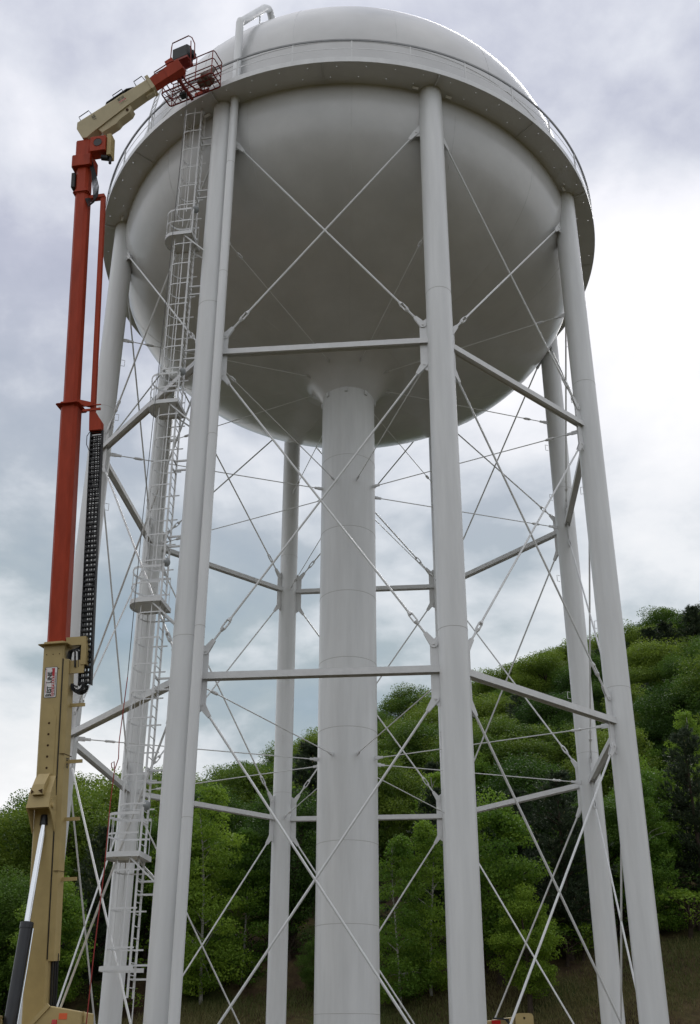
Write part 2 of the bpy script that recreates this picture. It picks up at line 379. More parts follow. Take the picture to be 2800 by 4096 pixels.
for z, rin in ((28.45, 1.55), (Z1, RIS), (Z2, RIS)):
    s0 = spider(z, rin)
    for k in range(1, 8): c = copy_tree(s0, tower); c.rotation_euler.z = k*S45
# -- riser
m = MB(); m.lathe([(RIS, 0.2), (RIS, 27.56)], 64); riser = m.build('riser_pipe', 'white', tower)
for zs in (27.5, 18.1, 15.37, 12.68, 8.59, 5.82, 3.02, 20.9, 24.2):
    m = MB(); m.lathe([(RIS, zs-.012), (RIS+.006, zs-.007), (RIS+.006, zs+.007), (RIS, zs+.012)], 64); m.build('weld_seam', 'seam', riser)
m = MB(); m.lathe([(RIS-.01, 27.50), (RIS+.012, 27.54), (RIS+.20, 27.86), (RIS+.42, 28.20), (RIS+.64, 28.46), (RIS+.92, 28.62), (RIS+1.3, 28.72), (RIS+1.8, 28.86)], 64); m.build('flared_neck', 'tank', riser)
for k in range(8):
    a_ = PH+S45*(k+.5); m = MB(); m.box(rad(a_, RIS+.04, 27.35), .05, .13, .20, rad(a_, 1, 0), rad(a_+math.pi/2, 1, 0)); m.build('lifting_lug', 'steel_white', riser, smooth=False)
# -- tank
RT = 10.02; EQ = 34.1
prof = []
nb_ = 40
for i in range(nb_+1):
    t_ = math.pi/2*(1-i/nb_); n_ = 2.34
    prof.append((max(.002, RT*max(0, math.cos(t_))**(2/n_)), EQ-5.46*math.sin(t_)**(2/n_)))
prof.append((RT, 35.3)); prof.append((RT+.03, 36.45))
for i in range(1, nb_+1):
    t_ = math.pi/2*i/nb_; n_ = 2.17
    prof.append((max(.002, (RT+.03)*max(0, math.cos(t_))**(2/n_)), 36.45+7.04*math.sin(t_)**(2/n_)))
m = MB(); m.lathe(prof, 160); tank = m.build('tank', 'tank', tower, angle=60)
for k in range(16):      # faint meridional plate joints
    a_ = PH+S45/2*k+.1; m = MB(); m.tube([rad(a_, r_+.002, z_) for r_, z_ in prof[6:nb_+2:2]], .010, 4); m.build('plate_joint', 'tank', tank)
    m = MB(); m.tube([rad(a_+.17, r_+.002, z_) for r_, z_ in prof[nb_+2:-4:2]], .010, 4); m.build('plate_joint', 'tank', tank)
m = MB(); m.lathe([(RT+.03, 36.44), (RT+.042, 36.45), (RT+.03, 36.46)], 160); m.build('plate_joint', 'tank', tank)
# -- balcony: real drain holes in the floor panels
RO, ZB = 10.93, 34.26
def floor_panel():
    holes = []
    for i in range(8): holes.append((PH+S45*(i+.5)/8-.0, 10.72 if i % 1 == 0 else 10.5)); holes.append((PH+S45*(i+.25)/8, 10.30))
    hs = .016
    aset = sorted(set([PH+S45*i/64 for i in range(65)]+[h[0]+s*hs/10.5 for h in holes for s in (-1, 1)]))
    rset = [10.0, 10.30-hs, 10.30+hs, 10.5, 10.72-hs, 10.72+hs, RO]
    m = MB(); na_ = len(aset); nr = len(rset)
    for zz in (ZB, ZB+.012):
        vs = [rad(a_, r_, zz) for a_ in aset for r_ in rset]; fs = []
        for i in range(na_-1):
            for j in range(nr-1):
                am = (aset[i]+aset[i+1])/2; rm = (rset[j]+rset[j+1])/2
                if any(abs(am-h[0]) < hs/10.5*.98 and abs(rm-h[1]) < hs*.98 for h in holes): continue
                fs.append((i*nr+j, i*nr+j+1, (i+1)*nr+j+1, (i+1)*nr+j))
        m.add(vs, fs)
    return m
m = MB(); m.lathe([(RO-.005, ZB-.03), (RO+.012, ZB-.03), (RO+.012, ZB+.21), (RO-.07, ZB+.21), (RO-.07, ZB+.198), (RO-.005, ZB+.198)], 192, closed=True)
balcony = m.build('balcony', 'white', tower)
fp = floor_panel().build('floor_panel', 'tank', balcony, smooth=False)
m = MB(); a_ = PH; m.box(rad(a_, 10.49, ZB-.06), .82, .02, .12, rad(a_, 1, 0), rad(a_+math.pi/2, 1, 0)); br = m.build('bracket', 'tank', balcony, smooth=False)
a_ = PH+S45/2; m = MB(); m.box(rad(a_, 10.47, ZB-.025), .86, .03, .04, rad(a_, 1, 0), rad(a_+math.pi/2, 1, 0)); br2 = m.build('stiffener', 'tank', balcony, smooth=False)
ds = []
for s in (-1, 1):
    a_ = PH+s*.064; m = MB(); tn = rad(a_+math.pi/2, 1, 0); m.cyl(rad(a_, 10.22, ZB-.10)-tn*.11, rad(a_, 10.22, ZB-.10)+tn*.11, .042, n=10); ds.append(m.build('drain_stub', 'pvc', balcony))
for k in range(1, 8):
    for o in [fp, br, br2]+ds: c = copy_tree(o, balcony); c.rotation_euler.z = k*S45
# railing
a_ = PH+S45/8; tn = rad(a_+math.pi/2, 1, 0); rn = rad(a_, 1, 0)
m = MB(); m.box(rad(a_, RO-.01, ZB+.66), .008, .055, .98, rn, tn); m.box(rad(a_, RO-.035, ZB+.66), .055, .008, .98, rn, tn)
post0 = m.build('railing_post', 'steel_white', balcony, smooth=False)
for k in range(1, 32): c = copy_tree(post0, balcony); c.rotation_euler.z = k*S45/4
m = MB(); m.lathe([(RO-.075, ZB+1.14), (RO+.008, ZB+1.14), (RO+.008, ZB+1.065), (RO-.002, ZB+1.065), (RO-.002, ZB+1.128), (RO-.075, ZB+1.128)], 192, closed=True); m.build('top_rail', 'railgrey', balcony, angle=30)
m = MB(); m.lathe([(RO-.012, ZB+.63), (RO-.004, ZB+.63), (RO-.004, ZB+.68), (RO-.012, ZB+.68)], 192, closed=True); m.build('mid_rail', 'steel_white', balcony, angle=30)
# -- overflow pipe beside the front left leg
px, py = -4.23, -9.36
k1 = V((px*.80, py*.80, 41.8)); kd = V((px*.77, py*.77, 41.5)); top = V((px, py, 38.62))
m = MB(); pr = .15
path = [V((px, py, .4)), V((px, py, 38.35)), V((px*.997, py*.997, 38.52)), V((px*.985, py*.985, 38.68))]
path += [V((px*.83, py*.83, 41.50)), V((px*.80, py*.80, 41.85)), V((px*.785, py*.785, 41.88)), V((px*.77, py*.77, 41.70)), V((px*.755, py*.755, 40.9))]
m.tube(path, pr, 20); pipe = m.build('overflow_pipe', 'white', tower, angle=60)
for zs in (7.5, 13.0, 19.5, 26.0, 31.0):
    m = MB(); m.lathe([(pr, zs-.01), (pr+.005, zs-.005), (pr+.005, zs+.005), (pr, zs+.01)], 20, (px, py)); m.build('weld_seam', 'seam', pipe)
lp = legp(0, 0)
for zs in (5, 10, 15, 20, 25, 30):
    m = MB(); m.bar(lp+V((0, 0, zs)), V((px, py, zs)), .05, .10); m.build('pipe_bracket', 'steel_white', pipe, smooth=False)
m = MB(); m.box((px*.86, py*.86, 40.6), .05, .05, 1.2); m.build('pipe_support', 'steel_white', pipe, smooth=False)
# -- roof ladder on the left of the dome
a_ = R(-50.5); tn = rad(a_+math.pi/2, 1, 0); pts = [(10.35, 34.3), (10.35, 36.9), (10.2, 38.0), (9.8, 39.2), (9.2, 40.3), (8.4, 41.3), (7.4, 42.1)]
m = MB()
for s in (-1, 1): m.tube([rad(a_, r_, z_)+tn*.21*s for r_, z_ in pts], .026, 6)
rl = m.build('roof_ladder', 'steel_white', tower)
zz = 34.6
while zz < 41.3:
    for (r0, z0), (r1, z1) in zip(pts, pts[1:]):
        if z0 <= zz < z1:
            rr_ = r0+(r1-r0)*(zz-z0)/(z1-z0); m = MB(); m.cyl(rad(a_, rr_, zz)-tn*.21, rad(a_, rr_, zz)+tn*.21, .014, n=6); m.build('rung', 'steel_white', rl)
    zz += .30
# -- caged ladder with landings on the front left leg
Ln = V((-.988, .156, 0)).normalized(); Lt = V((.156, .988, 0)).normalized()
LC = legp(0, 0)+Ln*.84
def lpt(n, t_, z): return LC+Ln*n+Lt*t_+V((0, 0, z))
m = MB()
for s in (-1, 1): m.bar(lpt(0, .21*s, 3.05), lpt(0, .21*s, 35.3), .060, .014, Lt)
m.cyl(lpt(-.02, .21, 1.4), lpt(-.02, .21, 3.2), .016, n=6)
ladder = m.build('ladder', 'steel_white', tower, smooth=False)
rung = MB().cyl(lpt(0, -.21, 3.3), lpt(0, .21, 3.3), .014, n=6).build('rung', 'steel_white', ladder)
for i in range(1, 104): c = copy_tree(rung, ladder); c.location.z = i*.30
LAND = [6.60, 13.97, 20.95, 28.0]
def arc_pts(half, depth, z, n=12, back=.0):
    r_ = min(half, .30); pts = [lpt(-back, -half, z)]
    rr_ = half*.82
    for i in range(n+1):
        t_ = -math.pi/2+math.pi*i/n; pts.append(lpt(depth-rr_+rr_*math.cos(t_), half*math.sin(t_), z))
    pts.append(lpt(-back, half, z)); return pts
def band(pts, h, th, m):
    n = len(pts); cen = sum(pts, V())/n
    for i in range(n-1):
        m.bar(pts[i], pts[i+1], th, h)
    return m
hz = 4.3; hoops = []
proto = band(arc_pts(.36, .70, 0, 12, .12), .042, .008, MB()).build('cage_hoop', 'steel_white', ladder, smooth=False)
z_list = []
for lo, hi in ((4.25, 6.2), (7.95, 13.6), (15.3, 20.5), (22.3, 27.6), (29.4, 33.9)):
    n_ = max(2, int(round((hi-lo)/.86))); z_list += [lo+(hi-lo)*i/n_ for i in range(n_+1)]
first = True
for zz in z_list:
    c = proto if first else copy_tree(proto, ladder); first = False; c.location.z = zz
m = band(arc_pts(.40, .86, 3.75, 12, .16), .11, .014, MB()); m.build('cage_hoop', 'steel_white', ladder, smooth=False)
for i in range(7):
    t_ = -math.pi/2+math.pi*i/6; bx = lpt(.70-.295+.287*math.cos(t_), .35*math.sin(t_), 0)
    if i in (0, 6): bx = lpt(.20, .352*(1 if i else -1), 0)
    for lo, hi in ((3.78, 6.55), (7.7, 13.9), (15.0, 20.9), (22.0, 27.95), (29.05, 34.2)):
        m = MB(); tw = V((0, 0, 0)); m.box(bx+V((0, 0, (lo+hi)/2)), .006, .030, hi-lo, *(Ln, Lt)) if 0 < i < 6 and i in (2, 3, 4) else m.box(bx+V((0, 0, (lo+hi)/2)), .030, .006, hi-lo, Ln, Lt)
        m.build('cage_bar', 'steel_white', ladder, smooth=False)
for zz in (3.5, 5.6, 8.6, 11.3, 15.9, 18.6, 22.9, 25.6, 30.0, 32.6):
    for dz in (0, .34):
        m = MB(); m.bar(lpt(0, .0, zz+dz), legp(0, zz+dz), .05, .05); m.bar(lpt(.0, -.21, zz+dz), lpt(0, .21, zz+dz), .04, .04); m.build('standoff_bracket', 'steel_white', ladder, smooth=False)
    
for zz in LAND:
    po = arc_pts(.46, .98, zz, 12, .10)
    m = MB().prism(po, (0, 0, .012)); land = m.build('landing', 'steel_white', tower, smooth=False)
    band(po+[po[0]], .14, .012, MB()).build('edge_plate', 'steel_white', land, smooth=False)
    for h in (.55, 1.08):
        band(arc_pts(.46, .98, zz+h, 12, .02), .05 if h < 1 else .075, .009, MB()).build('guard_rail', 'steel_white', land, smooth=False)
    pts = arc_pts(.455, .97, zz, 12, .02)
    for i in (0, 2, 4, 6, 8, 10, 12, 14):
        p_ = pts[i]; MB().box(p_+V((0, 0, .54)), .032, .008, 1.08, Lt, Ln).build('baluster', 'steel_white', land, smooth=False)
    for s in (-1, 1): MB().bar(lpt(.25, .40*s, zz-.02), legp(0, zz-.75)+Lt*.25*s+Ln*.3, .045, .045).build('knee_brace', 'steel_white', land, smooth=False)
    m = MB(); c_ = lpt(-.05, -.12, zz+1.35); r_ = .12
    for i in range(1): m.lathe([(r_*math.sin(math.pi*j/8)+.001, c_.z-r_*1.2*math.cos(math.pi*j/8)) for j in range(9)], 14, (c_.x, c_.y))
    m.build('round_fitting', 'fitting', land)

# ------------------------------------------------------------------ text helper (flat lettering as thin meshes)
def lettering(name, body, org, xd, yd, size, m, parent, sx=1.0, off=0.0, base=V((0, 0, 0)), align='LEFT', space=1.0):
    cu = bpy.data.curves.new(name, 'FONT'); cu.body = body; cu.size = size; cu.offset = off; cu.align_x = align; cu.space_character = space
    cu.extrude = 0.0008; cu.resolution_u = 3
    tmp = bpy.data.objects.new('tmp', cu); COL.objects.link(tmp)
    dg = bpy.context.evaluated_depsgraph_get()
    me = bpy.data.meshes.new_from_object(tmp.evaluated_get(dg)); bpy.data.objects.remove(tmp); bpy.data.curves.remove(cu)
    xd = V(xd).normalized(); yd = V(yd).normalized(); nd = xd.cross(yd)
    for v_ in me.vertices:
        c = v_.co.copy(); v_.co = V(org)-base+xd*c.x*sx+yd*c.y+nd*c.z
    me.name = name; me.materials.clear(); me.materials.append(MT[m])
    return link(name, me, parent)

# ------------------------------------------------------------------ boom lift
BL = V((-8.2, -6.2, 0.0))
lift = tag(empty('boom_lift', BL), 'cream and red telescopic boom lift reaching up to the tank balcony', 'boom lift')
BO = V((-8.38, -6.5, 2.62)); ba = V((-.0353, -.1053, .9938)).normalized()
bf = V((-.1468, -.9831, -.1094)); bf = (bf-ba*bf.dot(ba)).normalized(); br_ = ba.cross(bf)
if br_.x < 0: br_ = -br_
def bp_(u, f, w): return BO+br_*u+bf*f+ba*w
def lb(mb, name, m, parent=None, **k): return mb.build(name, m, parent or lift, origin=BL, **k)
def chbox(mb, W, D, w0, w1, ch=.07, W1=None, D1=None):
    def ring(W, D, w): return [bp_(x, y, w) for x, y in ((-W/2+ch, D/2), (W/2-ch, D/2), (W/2, D/2-ch), (W/2, -D/2+ch), (W/2-ch, -D/2), (-W/2+ch, -D/2), (-W/2, -D/2+ch), (-W/2, D/2-ch))]
    a_ = ring(W, D, w0); b_ = ring(W1 or W, D1 or D, w1)
    mb.add(a_+b_, [tuple(range(8))[::-1], tuple(range(8, 16))]+[(i, (i+1) % 8, 8+(i+1) % 8, 8+i) for i in range(8)]); return mb
base = lb(chbox(MB(), .66, .64, -.9, 10.54, .05), 'base_boom', 'cream', smooth=False, bevel=.01)
mid = lb(chbox(MB(), .575, .54, 9.0, 18.66, .10), 'middle_boom', 'red', smooth=False, bevel=.01)
tip = lb(chbox(MB(), .475, .47, 17.5, 28.9, .10), 'fly_boom', 'red', smooth=False, bevel=.01)
def collar(W, D, w, th, lip, m, par, nm='end_collar'):
    mb = chbox(MB(), W+.02, D+.02, w-th, w, .06); chbox(mb, W+lip, D+lip, w-th*.72, w-th*.62, .05); return lb(mb, nm, m, par, smooth=False)
collar(.66, .64, 10.60, .14, .26, 'cream', base); collar(.575, .54, 18.74, .16, .22, 'red', mid)
lb(chbox(MB(), .74, .66, 28.05, 28.52, .05), 'end_collar', 'red', tip, smooth=False, bevel=.01); collar(.475, .47, 27.1, .16, .10, 'red', tip)
for w in (10.2, 9.75):
    for x in (-.2, .0, .2): lb(MB().cyl(bp_(x, .318, w), bp_(x, .330, w), .016, n=8), 'bolt', 'rust_and_hole_shade', base)
# long side cover with hoses
mb = MB(); poly = [bp_(.30, .30, 1.5), bp_(.47, .22, 1.5), bp_(.47, -.18, 1.5), bp_(.30, -.26, 1.5)]; d_ = ba*8.55
mb.add(poly+[x+d_ for x in poly], [(3, 2, 1, 0), (4, 5, 6, 7)]+[(i, (i+1) % 4, 4+(i+1) % 4, 4+i) for i in range(4)])
cover = lb(mb, 'side_cover', 'cream', base, smooth=False, bevel=.012)
lb(MB().box(bp_(.318, .306, 5.8), .022, .03, 8.5, br_, bf, ba), 'cover_gap', 'ink', base, smooth=False)
for w in (3.9, 7.2): lb(MB().box(bp_(.386, .0, w), .19, .56, .012, br_, bf, ba), 'cover_joint', 'rust_and_hole_shade', base, smooth=False)
for w in (8.69, 7.01, 5.35, 3.68): lb(MB().box(bp_(.68, -.05, w), .46, .05, .10, br_, bf, ba), 'carrier_support', 'cream', smooth=False)
for i, x in enumerate((.36, .41, .45)):
    lb(MB().tube([bp_(x, .05-.06*i, 1.7), bp_(x+.02, .08-.06*i, .8), bp_(x+.01, .05-.05*i, -.3), bp_(x-.06, .0, -.9)], .035, 8), 'hydraulic_hose', 'black')
# stiffening plate with five round holes, then the cylinder housing
pl = [bp_(-.21, .326, 6.62), bp_(.21, .326, 6.62), bp_(.21, .326, 8.30), bp_(.09, .326, 8.62), bp_(-.09, .326, 8.62), bp_(-.21, .326, 8.30)]
lb(MB().prism(pl, bf*.012), 'stiffening_plate', 'cream', base, smooth=False)
for i in range(5):
    w = 8.11-i*.328; mb = MB()
    ring_ = [(.055, .330), (.045, .336), (.036, .333)]
    vs = []; 
    for r_, f_ in ring_:
        for k in range(12): t_ = 2*math.pi*k/12; vs.append(bp_(r_*math.cos(t_), f_, w+r_*math.sin(t_)))
    mb.add(vs, [(j*12+k, j*12+(k+1) % 12, (j+1)*12+(k+1) % 12, (j+1)*12+k) for j in range(2) for k in range(12)]); mb.add(vs[24:36], [tuple(range(12))])
    lb(mb, 'plug_hole', 'cream', base); lb(MB().cyl(bp_(0, .322, w), bp_(0, .3345, w), .036, n=12), 'plug_hole', 'rust_and_hole_shade', base)  # dark disc paints in the shade inside each hole
mb = MB()
def hring(w, f0, f1, W): return [bp_(-W/2, f0, w), bp_(W/2, f0, w), bp_(W/2, f1, w), bp_(-W/2, f1, w)]
rings = [hring(6.55, .30, .34, .60), hring(6.05, .30, .66, .64), hring(5.62, .30, .78, .66)]
for rr_ in range(2):
    a_, b_ = rings[rr_], rings[rr_+1]; mb.add(a_+b_, [(i, (i+1) % 4, 4+(i+1) % 4, 4+i) for i in range(4)])
mb.add(rings[0], [(0, 1, 2, 3)]); mb.add(rings[2], [(3, 2, 1, 0)])
housing = lb(mb, 'cylinder_housing', 'cream', base, smooth=False)
lb(MB().prism([bp_(-.13, .52, 6.52), bp_(-.13, .84, 6.22), bp_(-.13, .84, 6.02), bp_(-.13, .62, 6.0), bp_(-.13, .40, 6.3)], br_*.001).add([], []) if False else MB().add(
    [bp_(x, f, w) for x in (-.20, .14) for f, w in ((.40, 6.62), (.70, 6.28), (.80, 5.98), (.56, 5.98), (.36, 6.3))],
    [(0, 1, 2, 3, 4), (9, 8, 7, 6, 5)]+[(i, 5+i, 5+(i+1) % 5, (i+1) % 5) for i in range(5)]), 'stop_block', 'cream', housing, smooth=False)
lb(MB().prism([bp_(-.20, .806, 6.0), bp_(-.12, .806, 6.06), bp_(-.20, .806, 6.13)], bf*.006), 'bare_patch', 'rust_and_hole_shade', housing, smooth=False)
lb(MB().prism([bp_(.135, .806, 6.0), bp_(.0, .806, 6.09), bp_(.135, .806, 6.13)], bf*.006), 'bare_patch', 'rust_and_hole_shade', housing, smooth=False)
for s in (-1, 1):
    lb(MB().prism([bp_(.33*s, .30, 6.0), bp_(.33*s, .60, 5.9), bp_(.33*s, .78, 5.62), bp_(.33*s, .60, 5.45), bp_(.33*s, .30, 4.95)], br_*.03), 'pivot_plate', 'cream', base, smooth=False)
    lb(MB().cyl(bp_(.31*s, .58, 5.68), bp_(.40*s, .58, 5.68), .075, n=14), 'pivot_pin', 'cream', base)
# lift cylinder
c0 = V((-8.60, -7.32, 8.0)); c1 = V((-8.64, -7.75, 4.93)); c2 = V((-8.62, -8.25, 1.5))
ax = (c2-c0).normalized()
cyl_ = lb(MB().cyl(c0, c0+ax*3.6, .082, n=20), 'lift_cylinder', 'chrome')
b0 = c0+ax*3.08; lb(MB().cyl(b0, c2, .163, n=24), 'cylinder_barrel', 'barrel', cyl_); lb(MB().cyl(b0-ax*.06, b0+ax*.10, .178, n=24), 'gland', 'barrel', cyl_)
lb(MB().cyl(c0+ax*.0, c0+ax*.28, .12, n=16), 'rod_eye', 'barrel', cyl_)
lb(MB().tube([b0+ax*.1+br_*.2, b0+ax*1.2+br_*.21, b0+ax*2.6+br_*.2], .02, 6), 'oil_line', 'chrome', cyl_)
# company decal, read upwards
dc = lb(MB().prism([bp_(x-.025, .323, w) for x, w in ((-.17, 8.87), (.17, 8.87), (.195, 8.895), (.195, 9.785), (.17, 9.81), (-.17, 9.81), (-.195, 9.785), (-.195, 8.895))], bf*.004), 'decal', 'ink', base, smooth=False)
lb(MB().prism([bp_(x-.025, .327, w) for x, w in ((-.16, 8.885), (.16, 8.885), (.180, 8.905), (.180, 9.775), (.16, 9.795), (-.16, 9.795), (-.180, 9.775), (-.180, 8.905))], bf*.003), 'decal_face', 'signwhite', dc, smooth=False)
lb(MB().prism([bp_(x-.025, .330, w) for x, w in ((.035, 8.91), (.115, 8.91), (.115, 9.77), (.035, 9.77))], bf*.002), 'red_band', 'signred', dc, smooth=False)
for w0, w1 in ((9.03, 9.38), (9.45, 9.77)): lb(MB().prism([bp_(x-.025, .330, w) for x, w in ((-.150, w0), (-.138, w0), (-.138, w1), (-.150, w1))], bf*.002), 'red_line', 'signred', dc, smooth=False)
def dl(body, u, w, size, m, sx=1, off=0, sp=1.0): lettering('lettering', body, bp_(u-.025, .3335, w), ba, -br_, size, m, dc, sx, off, BL, 'LEFT', sp)
dl('B', .026, 8.91, .235, 'ink', .62, .006); dl('EST', .026, 9.015, .185, 'ink', .70, .006)
dl('L', .026, 9.315, .235, 'ink', .62, .006); dl('INE', .026, 9.40, .185, 'ink', .92, .006)
dl('EQUIPMENT', .103, 8.93, .085, 'signwhite', .93, .0025, 1.55)
dl('1-800-478-2378  www.BestLineInc.com', .162, 8.915, .046, 'ink', .98, .0006)
lettering('lettering', 'JLG', bp_(.4725, -.05, 7.12), -ba, bf, .17, 'ink', cover, 1.25, .006, BL)
# bracket, hoses and cable carrier on the right side
mb = MB(); mb.box(bp_(.62, -.02, 10.62), .62, .34, .26, br_, bf, ba); mb.box(bp_(.88, .02, 10.2), .16, .30, .66, br_, bf, ba); mb.box(bp_(.62, .12, 9.82), .56, .05, .40, br_, bf, ba)
lb(mb, 'carrier_bracket', 'cream', base, smooth=False)
for i in range(5):
    r_ = .10+.045*i; f_ = .17-.05*i; pts = [bp_(.40, f_, 9.95)]+[bp_(.40+r_*(1-math.cos(t_))+.02, f_, 10.25+r_*.75*math.sin(t_)) for t_ in [math.pi*j/10 for j in range(11)]]
    lb(MB().tube(pts+[bp_(.44+2*r_, f_, 9.8)], .030 if i < 2 else .018, 8), 'hydraulic_hose', 'black')
def carrier():
    mbs = []
    W_ = .27
    w = 9.3
    def link_(c, Wd, h, tilt=0):
        mb = MB()
        for s in (-1, 1): mb.box(c+br_*Wd*.5*s, .025, .15, h*.98, br_, bf, ba)
        mb.box(c+bf*.065, Wd, .02, .045, br_, bf, ba); mb.box(c-bf*.065, Wd, .02, .045, br_, bf, ba); return mb
    return link_
lk = carrier(); CX = .89
p0 = lk(bp_(CX, -.05, 9.35), .38, .16); cl0 = lb(p0, 'carrier_link', 'black', smooth=False)
first = True
for i in range(1, 53): c = cl0.copy(); COL.objects.link(c); c.parent = lift; c.location = ba*(.16*i)
# the U bend at the bottom and the inner run hoses
mb = MB()
for j in range(12):
    t_ = math.pi*j/11; c = bp_(CX-.17+.17*math.cos(t_), -.05, 9.27-.19*math.sin(t_)); dd = (ba*math.cos(t_)+br_*math.sin(t_)).normalized(); nn = dd.cross(bf)
    for s in (-1, 1): mb.box(c+bf*.15*s, .09, .02, .10, nn, bf, dd)
    mb.box(c, .11, .28, .03, nn, bf, dd)
lb(mb, 'carrier_bend', 'black', smooth=False)
mb = MB()
rnd = random.Random(4)
for i in range(7):
    u = CX-.15+.05*i; pts = [bp_(u+rnd.uniform(-.02, .02), -.05+rnd.uniform(-.04, .04), 9.3+.55*j) for j in range(16)]
    mb = MB().tube(pts, .014 if i % 2 else .020, 6); lb(mb, 'carrier_hose', 'black')
mb = MB(); mb.tube([bp_(CX-.15, 0, 17.8), bp_(CX-.31, 0, 17.55), bp_(CX-.31, 0, 17.25), bp_(CX-.16, 0, 16.9)], .012, 6); lb(mb, 'carrier_hose', 'black')
# red push tube beside the fly boom
lb(chbox(MB(), .01, .01, 0, .02, .001), 'x', 'red') if False else None
tube_ = lb(MB().box(bp_(.75, 0, 22.6), .15, .15, 8.4, br_, bf, ba), 'push_tube', 'red', smooth=False, bevel=.01)
shoe = [bp_(uc+dx*hw, f, w) for w, hw, uc in ((18.40, .08, .75), (17.98, .20, .88), (17.68, .20, .89)) for dx, f in ((-1, -.12), (1, -.12), (1, .12), (-1, .12))]
lb(MB().add(shoe, [(3, 2, 1, 0), (8, 9, 10, 11)]+[(4*j+i, 4*j+(i+1) % 4, 4*j+4+(i+1) % 4, 4*j+4+i) for j in range(2) for i in range(4)]), 'carrier_shoe', 'red', tube_, smooth=False)
mb = MB(); mb.bar(bp_(.28, .1, 18.76), bp_(.75, .05, 18.62), .10, .16, ba); mb.box(bp_(.75, .12, 18.42), .60, .04, .08, br_, bf, ba); mb.box(bp_(.75, .12, 18.58), .60, .04, .03, br_, bf, ba); lb(mb, 'guide_bracket', 'red', tube_, smooth=False)
lb(MB().box(bp_(.48, 0, 26.85), .66, .2, .12, br_, bf, ba), 'tube_anchor', 'red', tube_, smooth=False)
# hoses at the boom head
for i in range(5):
    u = .30+.03*i; lb(MB().tube([bp_(u-.08, .22, 28.3), bp_(u+.06, .2, 27.8), bp_(u+.10+.02*i, .12, 27.2), bp_(u+.16, .1, 26.6+.06*i), bp_(u+.02, .2, 26.35+.05*i), bp_(u-.12, .2, 26.7)], .020, 6), 'hydraulic_hose', 'black')
lb(MB().box(bp_(-.31, .1, 27.55), .14, .26, .62, br_, bf, ba), 'valve_box', 'dkgrey', smooth=False, bevel=.02)
# knuckle at the boom head
mb = chbox(MB(), .56, .52, 28.5, 29.20, .06); head = lb(mb, 'boom_head', 'red', smooth=False, bevel=.01)
KC = bp_(.70, .40, 28.62)
mb = MB().box(KC, .56, .42, .62, br_, bf, ba); rot = lb(mb, 'jib_rotator', 'red', smooth=False, bevel=.015)
mb = MB().cyl(KC+bf*.205+ba*.04, KC+bf*.216+ba*.04, .15, n=24); lb(mb, 'rotator_opening', 'ink', rot)
lb(MB().cyl(KC+bf*.20+ba*.04, KC+bf*.222+ba*.04, .165, n=24, caps=False), 'opening_rim', 'red', rot)
mb = MB(); mb.box(KC+br_*.38-bf*.05-ba*.02, .16, .36, .90, br_, bf, ba); lb(mb, 'link_plate', 'cream', rot, smooth=False, bevel=.015)
mb = MB(); mb.cyl(KC+br_*.10-ba*.45, KC+br_*.34-ba*.52, .10, n=12); mb.cyl(KC+br_*.40-ba*.48, KC+br_*.40-ba*.75, .05, n=10); lb(mb, 'link_pin', 'black', rot)
# jib
J0 = V((-9.52, -9.78, 32.12)); J1 = V((-5.98, -10.80, 34.10)); ja = (J1-J0).normalized(); jl = (J1-J0).length
jf = V((.22, -.95, 0)); jf = (jf-ja*jf.dot(ja)).normalized(); ju = jf.cross(ja)
if ju.z < 0: ju = -ju
def jp(w, f, u): return J0+ja*w+jf*f+ju*u
def jbox(mb, w0, w1, D, h0, h1): return mb.box(jp((w0+w1)/2, 0, (h0+h1)/2), w1-w0, D, h1-h0, ja, jf, ju)
mb = MB()
secs = [(-.16, -.42, .12), (-.02, -.50, .34), (.9, -.36, .32), (2.95, -.25, .27)]
for w, lo_, hi_ in secs: mb.v += [tuple(jp(w, f, u)) for f, u in ((.20, lo_), (.20, hi_-.11), (.09, hi_), (-.20, hi_), (-.20, lo_))]
mb.f += [(4, 3, 2, 1, 0), (15, 16, 17, 18, 19)]+[(5*j+i, 5*j+(i+1) % 5, 5*j+5+(i+1) % 5, 5*j+5+i) for j in range(3) for i in range(5)]
jib = lb(mb, 'jib', 'palecream', smooth=False, bevel=.012)
lb(MB().prism([jp(w, -.01, u) for w, u in ((.45, -.40), (.55, -.66), (1.15, -.66), (1.30, -.60), (1.75, -.56), (1.90, -.46), (1.90, -.28), (.9, -.34))], jf*.36), 'knuckle_arm', 'palecream', jib, smooth=False, bevel=.01)
lb(MB().cyl(jp(1.72, .175, -.44), jp(1.72, .20, -.44), .05, n=12), 'arm_pin', 'rust_and_hole_shade', jib)
lb(MB().prism([jp(w, 0, u) for w, u in ((2.55, -.25), (2.55, -.36), (2.85, -.36), (2.95, -.25))], jf*.2), 'wear_pad', 'palecream', jib, smooth=False)
mb = MB(); mb.prism([jp(w, .206, u) for w, u in ((.42, -.41), (1.95, -.27), (1.95, -.30), (.42, -.45))], jf*.02); lb(mb, 'weld_strip', 'palecream', jib, smooth=False)
lb(jbox(MB(), 2.86, 2.99, .45, -.28, .30), 'end_collar', 'palecream', jib, smooth=False)
ext = lb(jbox(MB(), 2.6, jl-.05, .30, -.19, .19), 'jib_extension', 'red', smooth=False, bevel=.01)
lb(jbox(MB(), jl-.62, jl+.02, .33, -.21, .22), 'extension_head', 'red', ext, smooth=False, bevel=.01)
mb = MB(); jbox(mb, jl-.42, jl-.12, .2, .2, .48); lb(mb, 'rotator_mount', 'red', ext, smooth=False)
def loopbar(w0, w1, h): return MB().tube([jp(w0, .12, .26), jp(w0+.01, .12, .26+h), jp(w1, .12, .26+h*1.05), jp(w1+.02, .12, .26)], .016, 6)
